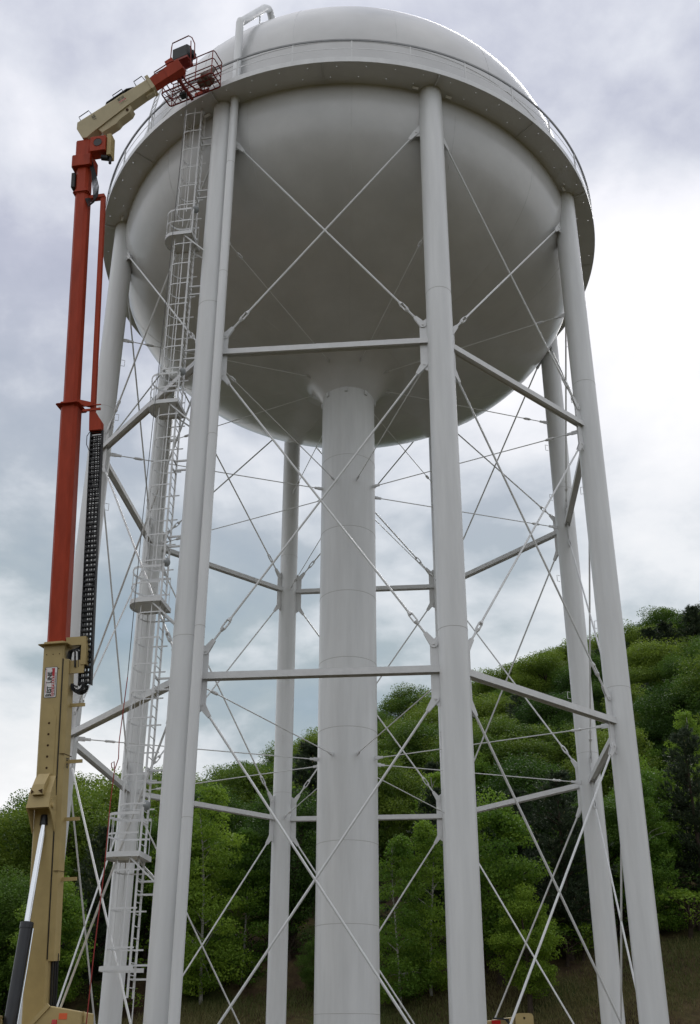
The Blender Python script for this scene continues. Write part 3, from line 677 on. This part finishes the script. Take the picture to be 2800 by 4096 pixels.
for w0, w1 in ((.12, .55), (1.55, 1.95), (2.45, 2.80)): lb(loopbar(w0, w1, .20), 'hose_guard', 'dkgrey', jib)
lb(MB().tube([jp(3.2, .1, .2), jp(3.25, .1, .34), jp(3.9, .1, .34), jp(4.05, .1, .3)], .02, 6), 'hose_guard', 'redrail', ext)
mb = MB()
for i in range(5): mb = MB().tube([jp(1.05+.02*i, -.12+.05*i, .24), jp(1.25, -.12+.05*i, .36), jp(1.7, -.12+.05*i, .37), jp(2.1, -.12+.05*i, .38), jp(2.35, -.12+.05*i, .27)], .035, 6); lb(mb, 'hydraulic_hose', 'black', jib)
for i in range(3): lb(MB().tube([jp(2.9, -.1+.08*i, .24), jp(3.3, -.1+.08*i, .30), jp(3.8, -.1+.08*i, .27), jp(jl-.1, -.1+.08*i, .30)], .022, 6), 'hydraulic_hose', 'redrail', ext)
jd = lb(MB().prism([jp(w, .204, u) for w, u in ((1.60, -.12), (1.92, -.12), (1.92, .21), (1.60, .21))], jf*.004), 'decal', 'signwhite', jib, smooth=False)
jd.data.materials.clear(); jd.data.materials.append(MT['palecream'])
jn = jf*.208
def jt(body, w, u, size, m, sx, off=0.0): lettering('lettering', body, jp(w, .2085, u), ja, ju, size, m, jd, sx, off, BL)
jt('BEST LINE', 1.62, .03, .15, 'ink', .38, .004); lb(MB().prism([jp(w, .2075, u) for w, u in ((1.62, -.045), (1.90, -.045), (1.90, .005), (1.62, .005))], jf*.002), 'red_band', 'signred', jd, smooth=False)
jt('EQUIPMENT', 1.635, -.037, .045, 'signwhite', .98); jt('1-800-478-2378', 1.63, -.10, .035, 'ink', .85)
jt('JLG', .52, .02, .16, 'ink', .55, .004); jt('1350SJP', .52, -.07, .065, 'ink', .62)
# ------------------------------------------------------------------ platform basket (part of the lift)
PZ = 34.0
A, B_, C_, D_ = V((-6.86, -9.78, PZ)), V((-6.59, -9.26, PZ)), V((-4.62, -10.07, PZ)), V((-4.89, -10.69, PZ))
A = V((-6.87, -9.80, PZ)); D_ = V((-4.89, -10.66, PZ)); ex = (D_-A).normalized(); ey = V((-ex.y, ex.x, 0)); LX = 2.16; LY = .62
if ey.y < 0: ey = -ey
def pp(x, y, z): return A+ex*x+ey*y+V((0, 0, z))
def rloop(z, r_=.09, n=4, x0=0, x1=LX, y0=0, y1=LY):
    pts = []
    for cx_, cy_, a0 in ((x1-r_, y1-r_, 0), (x0+r_, y1-r_, 90), (x0+r_, y0+r_, 180), (x1-r_, y0+r_, 270)):
        for i in range(n+1): t_ = R(a0+90*i/n); pts.append(pp(cx_+r_*math.cos(t_), cy_+r_*math.sin(t_), z))
    return pts
basket = lb(MB().tube(rloop(0), .028, 8, closed=True), 'platform', 'redrail')
for h in (.38, .76, 1.15): lb(MB().tube(rloop(h), .020, 8, closed=True), 'guard_rail', 'redrail', basket)
for x in (.05, .72, 1.44, LX-.05):
    for y in (0, LY): lb(MB().cyl(pp(x, y, 0), pp(x, y, 1.15), .019, n=8), 'rail_post', 'redrail', basket)
for x, dx in ((.1, .45), (1.5, .5)):
    lb(MB().cyl(pp(x, LY, .02), pp(x+dx, LY, .76), .014, n=6), 'diagonal_brace', 'redrail', basket)
for i in range(1, 9): lb(MB().cyl(pp(LX*i/9, 0, 0), pp(LX*i/9, LY, 0), .016, n=6), 'floor_bar', 'redrail', basket)
for i in range(1, 3): lb(MB().cyl(pp(0, LY*i/3, 0), pp(LX, LY*i/3, 0), .016, n=6), 'floor_bar', 'redrail', basket)
for i in range(4): lb(MB().cyl(pp(.05+.25*i, 0, -.005), pp(.30+.25*i, LY, -.005), .012, n=6), 'floor_bar', 'redrail', basket)
lb(MB().box(pp(1.35, LY, .10), .62, .012, .17, ex, ey), 'toe_panel', 'red', basket, smooth=False)
mb = MB(); mb.bar(pp(.95, -.25, -.10), pp(.95, LY+.02, -.06), .09, .10); lb(mb, 'support_arm', 'redrail', basket, smooth=False)
mb = MB(); mb.bar(pp(.95, -.25, -.15), pp(.95, -.25, .55), .10, .14, ex); mb.box(pp(.95, -.20, .30), .30, .16, .42, ex, ey); lb(mb, 'mount_post', 'redrail', basket, smooth=False)
lb(MB().cyl(pp(.95, -.30, .05), pp(.95, -.30, .42), .13, n=16), 'rotator', 'black', basket)
lb(MB().tube([pp(1.05, -.22, .15), pp(1.15, -.1, -.12), pp(1.35, .2, -.22), pp(1.6, .5, -.10)], .035, 8), 'hydraulic_hose', 'redrail', basket)
lb(MB().box(pp(.75, .35, -.06), .24, .2, .16, ex, ey), 'foot_switch_box', 'dkgrey', basket, smooth=False)
# control console with its guard loop
mb = MB().prism([pp(.52, -.10, 1.22), pp(.52, .26, 1.22), pp(.52, .30, 1.72), pp(.52, .02, 1.86), pp(.52, -.14, 1.60)], V((0, 0, 0))) if False else MB()
poly = [(-.20, 1.22), (.22, 1.22), (.26, 1.74), (.02, 1.94), (-.24, 1.74)]
mb.add([pp(x, y, z) for x in (.50, 1.12) for y, z in poly], [(0, 1, 2, 3, 4), (9, 8, 7, 6, 5)]+[(i, 5+i, 5+(i+1) % 5, (i+1) % 5) for i in range(5)])
con = lb(mb, 'control_console', 'dkgrey', basket, smooth=False, bevel=.02)
lb(MB().box(pp(.81, 0, 1.14), .70, .42, .10, ex, ey), 'console_tray', 'redrail', basket, smooth=False)
lb(MB().box(pp(1.22, .05, 1.45), .14, .22, .24, ex, ey), 'control_box', 'dkgrey', con, smooth=False)
gp = [pp(.42, -.20, .76), pp(.42, -.20, 1.98), pp(.47, -.24, 2.10), pp(1.16, -.24, 2.14), pp(1.27, -.18, 2.06), pp(1.33, -.06, 1.85), pp(1.34, 0, 1.15)]
lb(MB().tube(gp, .021, 8), 'console_guard', 'redrail', basket)
lb(MB().tube([pp(1.24, -.18, 1.9), pp(1.24, -.10, 1.15), pp(1.2, 0, .76)], .019, 8), 'console_guard', 'redrail', basket)
for x in (.42, 1.24): lb(MB().cyl(pp(x, -.20, .78), pp(x, 0, .76), .017, n=6), 'guard_strut', 'redrail', basket)
# ------------------------------------------------------------------ chassis and turntable (only the top shows)
mb = MB(); mb.prism([V((x, y, 1.25)) for x, y in ((-9.6, -8.9), (-7.3, -8.9), (-7.1, -5.2), (-7.4, -3.4), (-9.3, -3.4), (-9.8, -5.2))], (0, 0, .5)); tt = lb(mb, 'turntable', 'cream', smooth=False, bevel=.03)
mb = MB(); mb.box((-8.35, -5.9, .85), 2.4, 4.8, .55); ch_ = lb(mb, 'chassis', 'cream', smooth=False, bevel=.04)
for sx in (-1, 1):
    for sy in (-1, 1):
        c = V((-8.35+sx*1.75, -5.9+sy*2.6, .75)); w_ = lb(MB().cyl(c-V((.22, 0, 0)), c+V((.22, 0, 0)), .75, n=32), 'wheel', 'black')
        lb(MB().cyl(c-V((.235, 0, 0)), c+V((.235, 0, 0)), .42, n=24), 'rim', 'cream', w_)
        lb(MB().box((c.x-sx*.5, c.y, .78), .9, .3, .3), 'axle', 'cream', ch_, smooth=False)
# engine cover at lower right of the boom, with an orange label and a red lamp
mb = MB(); hood = [(-7.75, 2.30), (-7.66, 2.42), (-7.28, 2.80), (-6.55, 2.68), (-6.52, 2.30), (-6.55, 1.5), (-7.75, 1.5)]
mb.prism([V((x+.02, -8.7, z+.04)) for x, z in hood], V((0, 1.5, 0))); hd = lb(mb, 'engine_cover', 'cream', smooth=False, bevel=.03)
lb(MB().box((-6.93, -9.455, 2.60), .20, .008, .14), 'warning_label', 'orangelabel', hd, smooth=False)
lb(MB().bar((-7.74, -9.46, 2.36), (-7.30, -9.46, 2.86), .10, .06, V((0, 1, 0))), 'trim_strip', 'cream', hd, smooth=False)
mb = MB(); mb.tube([V((-6.50, -9.2, 2.72)), V((-6.46, -9.2, 2.62)), V((-6.46, -9.2, 2.45))], .025, 6); mb.box((-6.49, -9.0, 2.55), .06, .3, .16); lb(mb, 'cover_latch', 'cream', hd)
mb = MB(); mb.lathe([(.001, 2.52), (.055, 2.52), (.065, 2.50), (.065, 2.36), (.001, 2.36)], 16, (-7.08, -9.62)); lb(mb, 'beacon', 'lampred', hd)
lb(MB().box((-7.08, -9.62, 2.20), .10, .30, .34), 'beacon_mount', 'cream', hd, smooth=False)
mb = MB(); mb.box((-9.45, -8.4, 2.42), 1.1, 1.2, .35); mb.box((-9.3, -8.4, 2.63), .9, .9, .08); lb(mb, 'control_cabinet', 'cream', smooth=False, bevel=.04)
lb(MB().box((-8.87, -8.9, 2.44), .12, .2, .3), 'cabinet_fitting', 'black', smooth=False)

# ------------------------------------------------------------------ rope and bundle at the basket
mb = MB(); rp = []
pts_ = [(-5.92, -9.95, 33.95), (-5.80, -10.25, 33.0), (-5.83, -10.32, 28.0), (-5.86, -10.40, 22.0), (-5.90, -10.5, 16.0), (-5.88, -10.58, 11.0), (-5.93, -10.62, 9.2), (-5.90, -10.64, 8.75), (-5.97, -10.64, 8.45), (-6.05, -10.64, 8.50), (-6.07, -10.65, 8.62), (-6.00, -10.66, 8.66), (-5.97, -10.66, 8.45), (-5.99, -10.68, 7.6), (-5.96, -10.75, 6.0), (-5.99, -10.85, 4.0), (-6.0, -10.9, 2.0), (-6.0, -10.95, .05)]
rope = MB().tube(pts_[:6], .011, 6).build('hanging_rope', 'cable', origin=(-6.0, -10.95, 0)); rope.location = (-6.0, -10.95, 0)
MB().tube(pts_[5:], .013, 6).build('rope_tail', 'rope', rope, origin=(-6.0, -10.95, 0))
tag(rope, 'thin reddish rope hanging from the lift basket down to the ground', 'rope')
bm = bmesh.new(); bmesh.ops.create_icosphere(bm, subdivisions=4, radius=1)
rnd = random.Random(9); off_ = [V((rnd.uniform(-9, 9), rnd.uniform(-9, 9), rnd.uniform(-9, 9))) for _ in range(3)]
from mathutils import noise
bc = pp(1.72, .30, .22)
for v_ in bm.verts:
    n_ = v_.co.copy(); d_ = 1+.75*noise.noise(n_*1.7+off_[0])+.30*noise.noise(n_*4+off_[1])+.12*noise.noise(n_*9+off_[2])
    c = n_*d_; v_.co = ex*c.x*.30+ey*c.y*.20+V((0, 0, max(-.19, c.z*.26+(.20*c.x if c.z > 0 else 0))))
me = bpy.data.meshes.new('cloth_bundle'); bm.to_mesh(me); bm.free(); me.shade_smooth(); me.materials.append(MT['cloth'])
cb = link('cloth_bundle', me); cb.location = bc; tag(cb, 'pale bundled cloth lying in the right end of the lift basket', 'bundle')

# ------------------------------------------------------------------ second machine behind the front right leg
SM = V((4.6, 2.0, 0)); m2 = tag(empty('parked_machine', SM), 'cream machine with round-holed steel plate behind the front right tower leg', 'machine')
def l2(mb, name, m, parent=None, **k): return mb.build(name, m, parent or m2, origin=SM, **k)
mb = MB(); mb.prism([V((x, 2.0, z)) for x, z in ((2.2, 1.1), (6.5, 1.1), (6.5, 2.75), (5.75, 3.02), (4.6, 2.86), (2.2, 2.5))], V((0, 1.4, 0))); bd = l2(mb, 'body', 'cream', smooth=False, bevel=.03)
def plate_with_hole(c, w, h, r, th):
    n = 24; outer = []; inner = []
    rr_ = .10
    for i in range(n):
        t_ = 2*math.pi*i/n; cx_, cz_ = math.cos(t_), math.sin(t_); k_ = min(w/2/max(abs(cx_), 1e-6), h/2/max(abs(cz_), 1e-6))
        k_ = min(k_, math.hypot(w/2, h/2)-rr_*.45); outer.append((cx_*k_, cz_*k_)); inner.append((r*cx_, .12+r*cz_))
    mb = MB(); vs = []
    for y in (-th/2, th/2): vs += [V((c[0]+a_, c[1]+y, c[2]+b_)) for a_, b_ in outer]+[V((c[0]+a_, c[1]+y, c[2]+b_)) for a_, b_ in inner]
    fs = []
    for i in range(n):
        j = (i+1) % n; fs += [(i, j, n+j, n+i), (2*n+j, 2*n+i, 3*n+i, 3*n+j), (i, 2*n+i, 2*n+j, j), (n+j, 3*n+j, 3*n+i, n+i)]
    return mb.add(vs, fs)
l2(plate_with_hole((6.08, 1.22, 2.85), .62, .56, .045, .05), 'lifting_plate', 'cream', bd, smooth=False)
l2(MB().prism([V((x, 1.26, z)) for x, z in ((5.72, 2.5), (5.9, 2.5), (5.86, 3.05), (5.76, 3.0))], V((0, .06, 0))), 'worn_patch', 'rust_and_hole_shade', bd, smooth=False)
l2(MB().box((5.10, 1.20, 2.84), .30, .12, .12), 'red_lamp', 'lampred', bd, smooth=False)
mb = MB(); mb.bar((5.0, 1.18, 2.96), (5.55, 1.18, 2.92), .10, .05); mb.bar((5.45, 1.18, 2.92), (5.62, 1.18, 2.72), .08, .08); l2(mb, 'latch_bar', 'dkgrey', bd, smooth=False)
for x in (2.9, 5.7):
    for y in (1.2, 2.8): w_ = l2(MB().cyl((x, y-.2, .62), (x, y+.2, .62), .62, n=28), 'wheel', 'black'); l2(MB().cyl((x, y-.215, .62), (x, y+.215, .62), .34, n=20), 'rim', 'cream', w_)

# ------------------------------------------------------------------ trees
rng = np.random.default_rng(21)
def leaf_mesh(name, cen, axis, nrm, length, width, tint, m):
    n = len(cen)
    axis = axis/np.linalg.norm(axis, axis=1, keepdims=True)
    side = np.cross(axis, nrm); side /= (np.linalg.norm(side, axis=1, keepdims=True)+1e-9)
    up = np.cross(side, axis)
    l = length[:, None]; w = width[:, None]
    v0 = cen-axis*l*.5; v2 = cen+axis*l*.5; v1 = cen+side*w*.5+up*w*.18-axis*l*.05; v3 = cen-side*w*.5+up*w*.18-axis*l*.05
    co = np.stack([v0, v1, v2, v3], 1).reshape(-1, 3).astype(np.float32)
    me = bpy.data.meshes.new(name); me.vertices.add(4*n); me.vertices.foreach_set('co', co.ravel())
    tri = (np.arange(n)[:, None]*4+np.array([0, 1, 2, 0, 2, 3])[None]).astype(np.int32).ravel()
    me.loops.add(6*n); me.loops.foreach_set('vertex_index', tri)
    me.polygons.add(2*n); me.polygons.foreach_set('loop_start', np.arange(0, 6*n, 3, dtype=np.int32))
    at = me.attributes.new('tint', 'FLOAT', 'POINT'); at.data.foreach_set('value', np.repeat(tint, 4).astype(np.float32))
    me.update(); me.validate(); me.materials.append(MT[m]); return me
def rdir(n): d = rng.normal(size=(n, 3)); return d/np.linalg.norm(d, axis=1, keepdims=True)
def crown_points(clumps, rads, per, jit=.65):
    C, T, O = [], [], []
    for c, r_ in zip(clumps, rads):
        k = max(6, int(per*r_*r_)); d = rdir(k); d[:, 2] = d[:, 2]*.8+.12
        rr_ = r_*(1.12-jit*rng.random(k)**1.2)[:, None]
        C.append(c+d*rr_*np.array([1.1, 1.1, .75])); O.append(d); T.append(np.full(k, rng.normal(.5, .20))+rng.normal(0, .13, k))
    return np.concatenate(C), np.concatenate(O), np.clip(np.concatenate(T), 0, 1)
def trunk_mesh(name, H, r0, limbs, m, lean=(0, 0), crook=.25, sub=()):
    mb = MB(); pts = []; rs = []
    for i in range(9):
        t_ = i/8; pts.append(V((lean[0]*t_+crook*math.sin(t_*5+lean[1]*9)*t_, lean[1]*t_+crook*math.cos(t_*4.2+1)*t_, H*t_-.3*(1-t_)))); rs.append(r0*(1-.85*t_)+.015)
    rs[0] *= 1.35
    mb.tube(pts, rs, 10)
    for tip in limbs:
        tip = V(tip); t_ = min(.93, max(.22, (tip.z-.45*math.hypot(tip.x, tip.y))/H)); i = int(t_*8); f_ = t_*8-i
        a_ = pts[i].lerp(pts[min(8, i+1)], f_); r_ = (rs[i]*(1-f_)+rs[min(8, i+1)]*f_)*.55
        md = a_.lerp(tip, .5)+V((0, 0, .10*(tip-a_).length)); mb.tube([a_, md, tip], [r_, r_*.6, .012], 6)
    me_o = mb.build(name, m); me = me_o.data; bpy.data.objects.remove(me_o); return me
def oak(H=12, Rc=4.2, K=75, per=110, ls=.30, m='leaf_oak', seed=0, low=.22):
    lo = H*low; cz = lo+(H-lo)*.52; hz_ = (H-lo)*.5
    d = rdir(K); rad_ = rng.uniform(.45, 1.0, K)**.6
    lump = 1+.22*np.sin(d[:, 0]*3.1+seed)+.18*np.cos(d[:, 1]*4.3+seed*2)
    cl = np.stack([d[:, 0]*Rc*rad_*lump*.86, d[:, 1]*Rc*rad_*lump*.86, cz+d[:, 2]*hz_*rad_*.90], 1)
    cl[:, 2] = np.clip(cl[:, 2], lo*.9, H-.3)
    rd = rng.uniform(.75, 1.45, K)*Rc/4.2
    c, o, t_ = crown_points(cl, rd, per); n = len(c)
    ax_ = rdir(n)+o*.4+np.array([0, 0, -.25]); nr = rdir(n)*.8+np.array([0, 0, .8])+o*.5
    L_ = rng.uniform(.7, 1.25, n)*ls
    cm = leaf_mesh('crown', c, ax_, nr, L_, L_*.72, t_, m)
    tm = trunk_mesh('trunk', H*.86, .20*H/12+.05, cl[rng.choice(K, min(K, 22), replace=False)], 'bark', (rng.normal()*.3, rng.normal()*.3))
    return cm, tm
def birch(H=11, Rc=2.2, K=95, per=200, ls=.145, m='leaf_birch', multi=1):
    lo = H*.06; u_ = rng.random(K); z_ = lo+(H-lo)*u_
    prof_ = np.sin(np.clip((u_*.86+.12), 0, 1)**.75*math.pi)**.7*(1-.15*u_)
    a_ = rng.uniform(0, 2*math.pi, K); rr_ = Rc*prof_*np.sqrt(rng.uniform(.1, 1, K))
    cl = np.stack([rr_*np.cos(a_), rr_*np.sin(a_), z_], 1); rd = rng.uniform(.42, .85, K)*(1.1-.4*u_)
    c, o, t_ = crown_points(cl, rd, per*1.9, .6); n = len(c)
    ax_ = rdir(n)*.8+np.array([0, 0, -.5])+o*.3; nr = rdir(n)+o*.6+np.array([0, 0, .3]); L_ = rng.uniform(.7, 1.25, n)*ls
    cm = leaf_mesh('crown', c, ax_, nr, L_, L_*.75, t_, m)
    tm = trunk_mesh('trunk', H*.96, .055*H/11+.025, cl[rng.choice(K, min(K, 26), replace=False)], 'birchbark', (rng.normal()*.4, rng.normal()*.4))
    return cm, tm
def pine(H=12, Rb=3.2):
    C, A_, T, CC = [], [], [], []; tips = []
    z_ = H*.10
    while z_ < H*.985:
        t_ = z_/H; Lb = Rb*(1-t_)**.75*(1 if t_ > .2 else .75+t_)+.25; nb2 = rng.integers(5, 8)
        for k in range(nb2):
            a_ = rng.uniform(0, 2*math.pi); L2 = Lb*rng.uniform(.65, 1.1); up = .10+.35*t_
            steps = max(3, int(L2/.28))
            for j in range(1, steps+1):
                f_ = j/steps; sp = .45*f_*(1-.2*f_)*min(1, L2)
                for q in range(3):
                    cpos = np.array([math.cos(a_)*L2*f_, math.sin(a_)*L2*f_, z_+L2*f_*up+.12*f_*f_*L2])+rng.normal(0, .12+.16*sp, 3)*np.array([1, 1, .55])
                    k2 = 9; dd = rdir(k2)*.8+np.array([math.cos(a_)*.5, math.sin(a_)*.5, .6])
                    C.append(cpos+dd*.12); A_.append(dd); T.append(np.full(k2, rng.normal(.5, .25)))
                if f_ > .7 and rng.random() < .5: CC.append(cpos+np.array([0, 0, .2]))
            tips.append((math.cos(a_)*L2, math.sin(a_)*L2, z_+L2*(up+.12)))
        z_ += .50*(1-.35*t_)
    C = np.concatenate(C); A_ = np.concatenate(A_); T = np.clip(np.concatenate(T), 0, 1); n = len(C)
    cm = leaf_mesh('crown', C, A_, rdir(n), rng.uniform(.22, .40, n), rng.uniform(.035, .07, n), T, 'needles')
    CC = np.array(CC); n = len(CC); ax_ = np.array([0, 0, 1.])+rng.normal(0, .12, (n, 3))
    candle = leaf_mesh('candles', np.concatenate([CC, CC]), np.concatenate([ax_, ax_]), np.concatenate([np.tile([1., 0, 0], (n, 1)), np.tile([0, 1., 0], (n, 1))]), np.tile(rng.uniform(.15, .32, n), 2), np.full(2*n, .05), np.tile(rng.random(n), 2), 'candle')
    tm = trunk_mesh('trunk', H*.98, .16*H/12, [tips[i] for i in rng.choice(len(tips), 30, replace=False)], 'bark', (0, 0), .05)
    return cm, tm, candle
OAK = [oak(12, 4.2, 120, 300, .165, seed=i) for i in range(4)]
DARK = [oak(12.5, 3.9, 130, 290, .165, 'leaf_dark', seed=i+7, low=.08) for i in range(3)]
LITE = [oak(9.5, 2.5, 130, 420, .150, 'leaf_birch', seed=i+3, low=.07) for i in range(2)]
BIRCH = [birch(11, 2.2, 130), birch(10, 1.9, 115), birch(12, 2.5, 145)]
PINE = [pine(12, 3.2), pine(13, 2.7)]
SHRUB = [oak(2.6, 1.5, 22, 190, .15, 'leaf_dark', seed=5), oak(2.2, 1.3, 20, 190, .14, 'leaf_birch', seed=8)]
BASEH = {'oak': 12, 'dark': 12.5, 'light': 9.5, 'birch': 11, 'pine': 12.5, 'shrub': 2.4}
LIB = {'oak': OAK, 'dark': DARK, 'light': LITE, 'birch': BIRCH, 'pine': PINE, 'shrub': SHRUB}
NAME = {'oak': 'oak_tree', 'dark': 'broadleaf_tree', 'light': 'young_tree', 'birch': 'birch_tree', 'pine': 'pine_tree', 'shrub': 'shrub'}
rt = random.Random(5)
placed = []
def tree(kind, x, y, h, label, group=None, wid=1.0, cat='tree'):
    meshes = LIB[kind][rt.randrange(len(LIB[kind]))]
    o = empty(NAME[kind], (x, y, terrain(x, y)-.08)); s = h/BASEH[kind]; o.scale = (s*wid, s*wid, s); o.rotation_euler.z = rt.uniform(0, 6.28)
    for nm, me in zip(('crown', 'trunk', 'candles'), meshes):
        part_ = link(nm, me, o)
        if nm != 'trunk': part_['kind'] = 'stuff'      # leaves and candles far too many and small to pick apart
    tag(o, label, cat, group or None); placed.append((x, y, h*.20*wid)); return o
FRONT = [
 ('birch', -8.3, 25.5, 11.5, 'slim light green birch seen left of the back left-centre tower leg'),
 ('birch', -6.2, 27.0, 10.5, 'birch with thin white trunk close to the left of the back left-centre leg'),
 ('light', -9.8, 27.5, 9.5, 'young green tree just right of the front left tower leg, behind the birches'),
 ('birch', 2.9, 22.0, 9.2, 'bright birch with pale trunks between the riser pipe and front right leg'),
 ('birch', 4.6, 23.0, 9.6, 'taller bright birch close to the left edge of the front right leg'),
 ('light', 8.6, 23.5, 10.8, 'bright green leafy tree just right of the front right tower leg'),
 ('light', 9.6, 20.5, 6.6, 'low bright green tree at the foot of the slope right of the front right leg'),
 ('pine', 13.0, 25.5, 11.6, 'wide dark pine with pale candles left of the back right tower leg', 1.15),
 ('pine', 11.2, 29.5, 10.5, 'dark pine behind the bright trees right of the front right leg'),
 ('birch', 18.6, 27.5, 9.8, 'birch with bare white trunk to the right of the rightmost tower leg'),
 ('light', 19.6, 31.5, 11.0, 'yellow green young tree behind the birch at the right edge'),
 ('pine', 22.8, 30.0, 13.0, 'tall dark pine at the right edge of the wood'),
 ('dark', 16.5, 30.5, 9.5, 'dark leafy tree seen between the two right tower legs'),
 ('pine', -15.2, 27.5, 10.5, 'dark pine with pale candles seen beside the lift boom'),
 ('light', -16.2, 22.5, 8.4, 'bright green tree close behind the cream base of the lift boom'),
 ('dark', -20.0, 25.0, 9.0, 'dark green tree at the left edge, left of the lift boom'),
 ('birch', -18.6, 29.0, 9.5, 'light green birch rising above the trees at the far left'),
 ('dark', -12.4, 29.0, 9.5, 'dark leafy tree between the caged ladder and the lift boom'),
 ('dark', -3.4, 28.5, 10.0, 'dark leafy tree behind the back left-centre leg and riser pipe'),
 ('pine', .4, 28.0, 9.5, 'dark pine hidden behind the central riser pipe'),
 ('pine', 5.6, 30.0, 10.5, 'dark pine rising behind the bright birches at the riser pipe'),
 ('dark', -1.6, 23.6, 3.6, 'low dark bushy tree between the back left-centre leg and riser pipe'),
]
for f in FRONT: tree(f[0], f[1], f[2], f[3], f[4], wid=f[5] if len(f) > 5 else 1.0)
HN = {'oak': 'round yellow-green oak', 'dark': 'dark leafy tree', 'light': 'light young tree', 'birch': 'slender birch', 'pine': 'dark pine', 'shrub': 'low leafy shrub'}
REG = [(-.285, 'left of the lift boom'), (-.205, 'between lift boom and ladder'), (-.15, 'around the front left leg'), (-.055, 'left of the thin back leg'), (-.030, 'behind the thin back leg'), (.032, 'behind the riser pipe'), (.095, 'right of the riser pipe'), (.135, 'behind the front right leg'), (.185, 'right of the front right leg'), (.235, 'left of the back right leg'), (.30, 'behind the right legs'), (9, 'at the right edge')]
def where(x, y):
    a = x/(y+36); h = 'at the foot of' if y < 38 else 'low on' if y < 52 else 'halfway up' if y < 72 else 'high on' if y < 92 else 'crowning'
    return h, next(n for lim, n in REG if a < lim)
def hill_label(k, x, y):
    h, w = where(x, y); return '%s %s the wooded hill, %s' % (HN[k], h, w), '%s %s the hill, %s' % (HN[k]+('s' if k != 'birch' else 'es'), h, w)
# pines standing above the oaks on the skyline at the right
for (x, y, h), q in zip(((35.5, 97, 10.5), (39.5, 99, 11.5), (43.0, 97, 12.5), (46.5, 100, 13.5), (50.5, 99, 14.5), (55, 101, 15)), ('leftmost', 'second from left', 'third from left', 'third from right', 'second from right', 'rightmost')): tree('pine', x, y, h, '%s of the six dark pines fringing the right skyline' % q, 'skyline pines at the right', 1.45)
y = 32.0
while y < 118:
    hw = .37*(y+36)+7; x = -hw+rt.uniform(0, 4)
    while x < hw:
        xx = x+rt.uniform(-1.4, 1.4); yy = y+rt.uniform(-2, 2)
        if all((xx-a)**2+(yy-b)**2 > (2.0+r_)**2 for a, b, r_ in placed):
            q = rt.random()
            if y < 50: k = 'dark' if q < .34 else 'light' if q < .60 else 'birch' if q < .76 else 'pine' if q < .90 and xx > -6 else 'oak'
            elif y < 75: k = 'oak' if q < .40 else 'dark' if q < .72 else 'light' if q < .90 else 'pine' if xx > 4 else 'dark'
            else: k = 'oak' if q < .68 else 'dark'
            h = {'oak': rt.uniform(10.5, 14.5), 'dark': rt.uniform(9.5, 13), 'light': rt.uniform(7.5, 11), 'birch': rt.uniform(9, 12), 'pine': rt.uniform(9, 13)}[k]
            if k == 'pine' and y > 75: h *= .85
            tree(k, xx, yy, h, *hill_label(k, xx, yy), rt.uniform(.95, 1.25))
        x += 5.0 if y > 45 else 4.2
    y += 5.3 if y > 45 else 4.6
for i in range(80):
    x = rt.uniform(-24, 28); yy = rt.uniform(24.5, 31)
    if -11 < x < -1 and yy < 26: continue
    w = where(x, yy)[1]; tree('shrub', x, yy, rt.uniform(1.5, 3.2), 'low leafy shrub at the dark edge of the wood, %s' % w, 'shrubs at the wood edge, %s' % w, rt.uniform(1.0, 1.6), 'shrub')

# ------------------------------------------------------------------ grass and weeds on the bank
n = 130000
gx = rng.uniform(-26, 30, n); gy = 13.5+rng.random(n)**1.0*15
keep = (np.sin(gx*.55+np.cos(gy*.4)*2)+np.sin(gy*.8-gx*.23)*.9+rng.normal(0, .55, n)) > -.55
gx, gy = gx[keep], gy[keep]; n = len(gx)
gz = np.array([terrain(a, b_) for a, b_ in zip(gx, gy)])
L_ = rng.uniform(.12, .42, n); ax_ = rng.normal(0, .35, (n, 3)); ax_[:, 2] = 1
me = leaf_mesh('grass', np.stack([gx, gy, gz+L_*.4], 1), ax_, rng.normal(size=(n, 3))*np.array([1, 1, .1]), L_, np.full(n, .035), np.clip(.5+.3*np.sin(gx*.3+gy*.5)+rng.normal(0, .2, n), 0, 1), 'grass')
go = link('grass', me); tag(go, 'patchy dry grass and weeds on the bank below the wood', 'grass', kind='stuff')
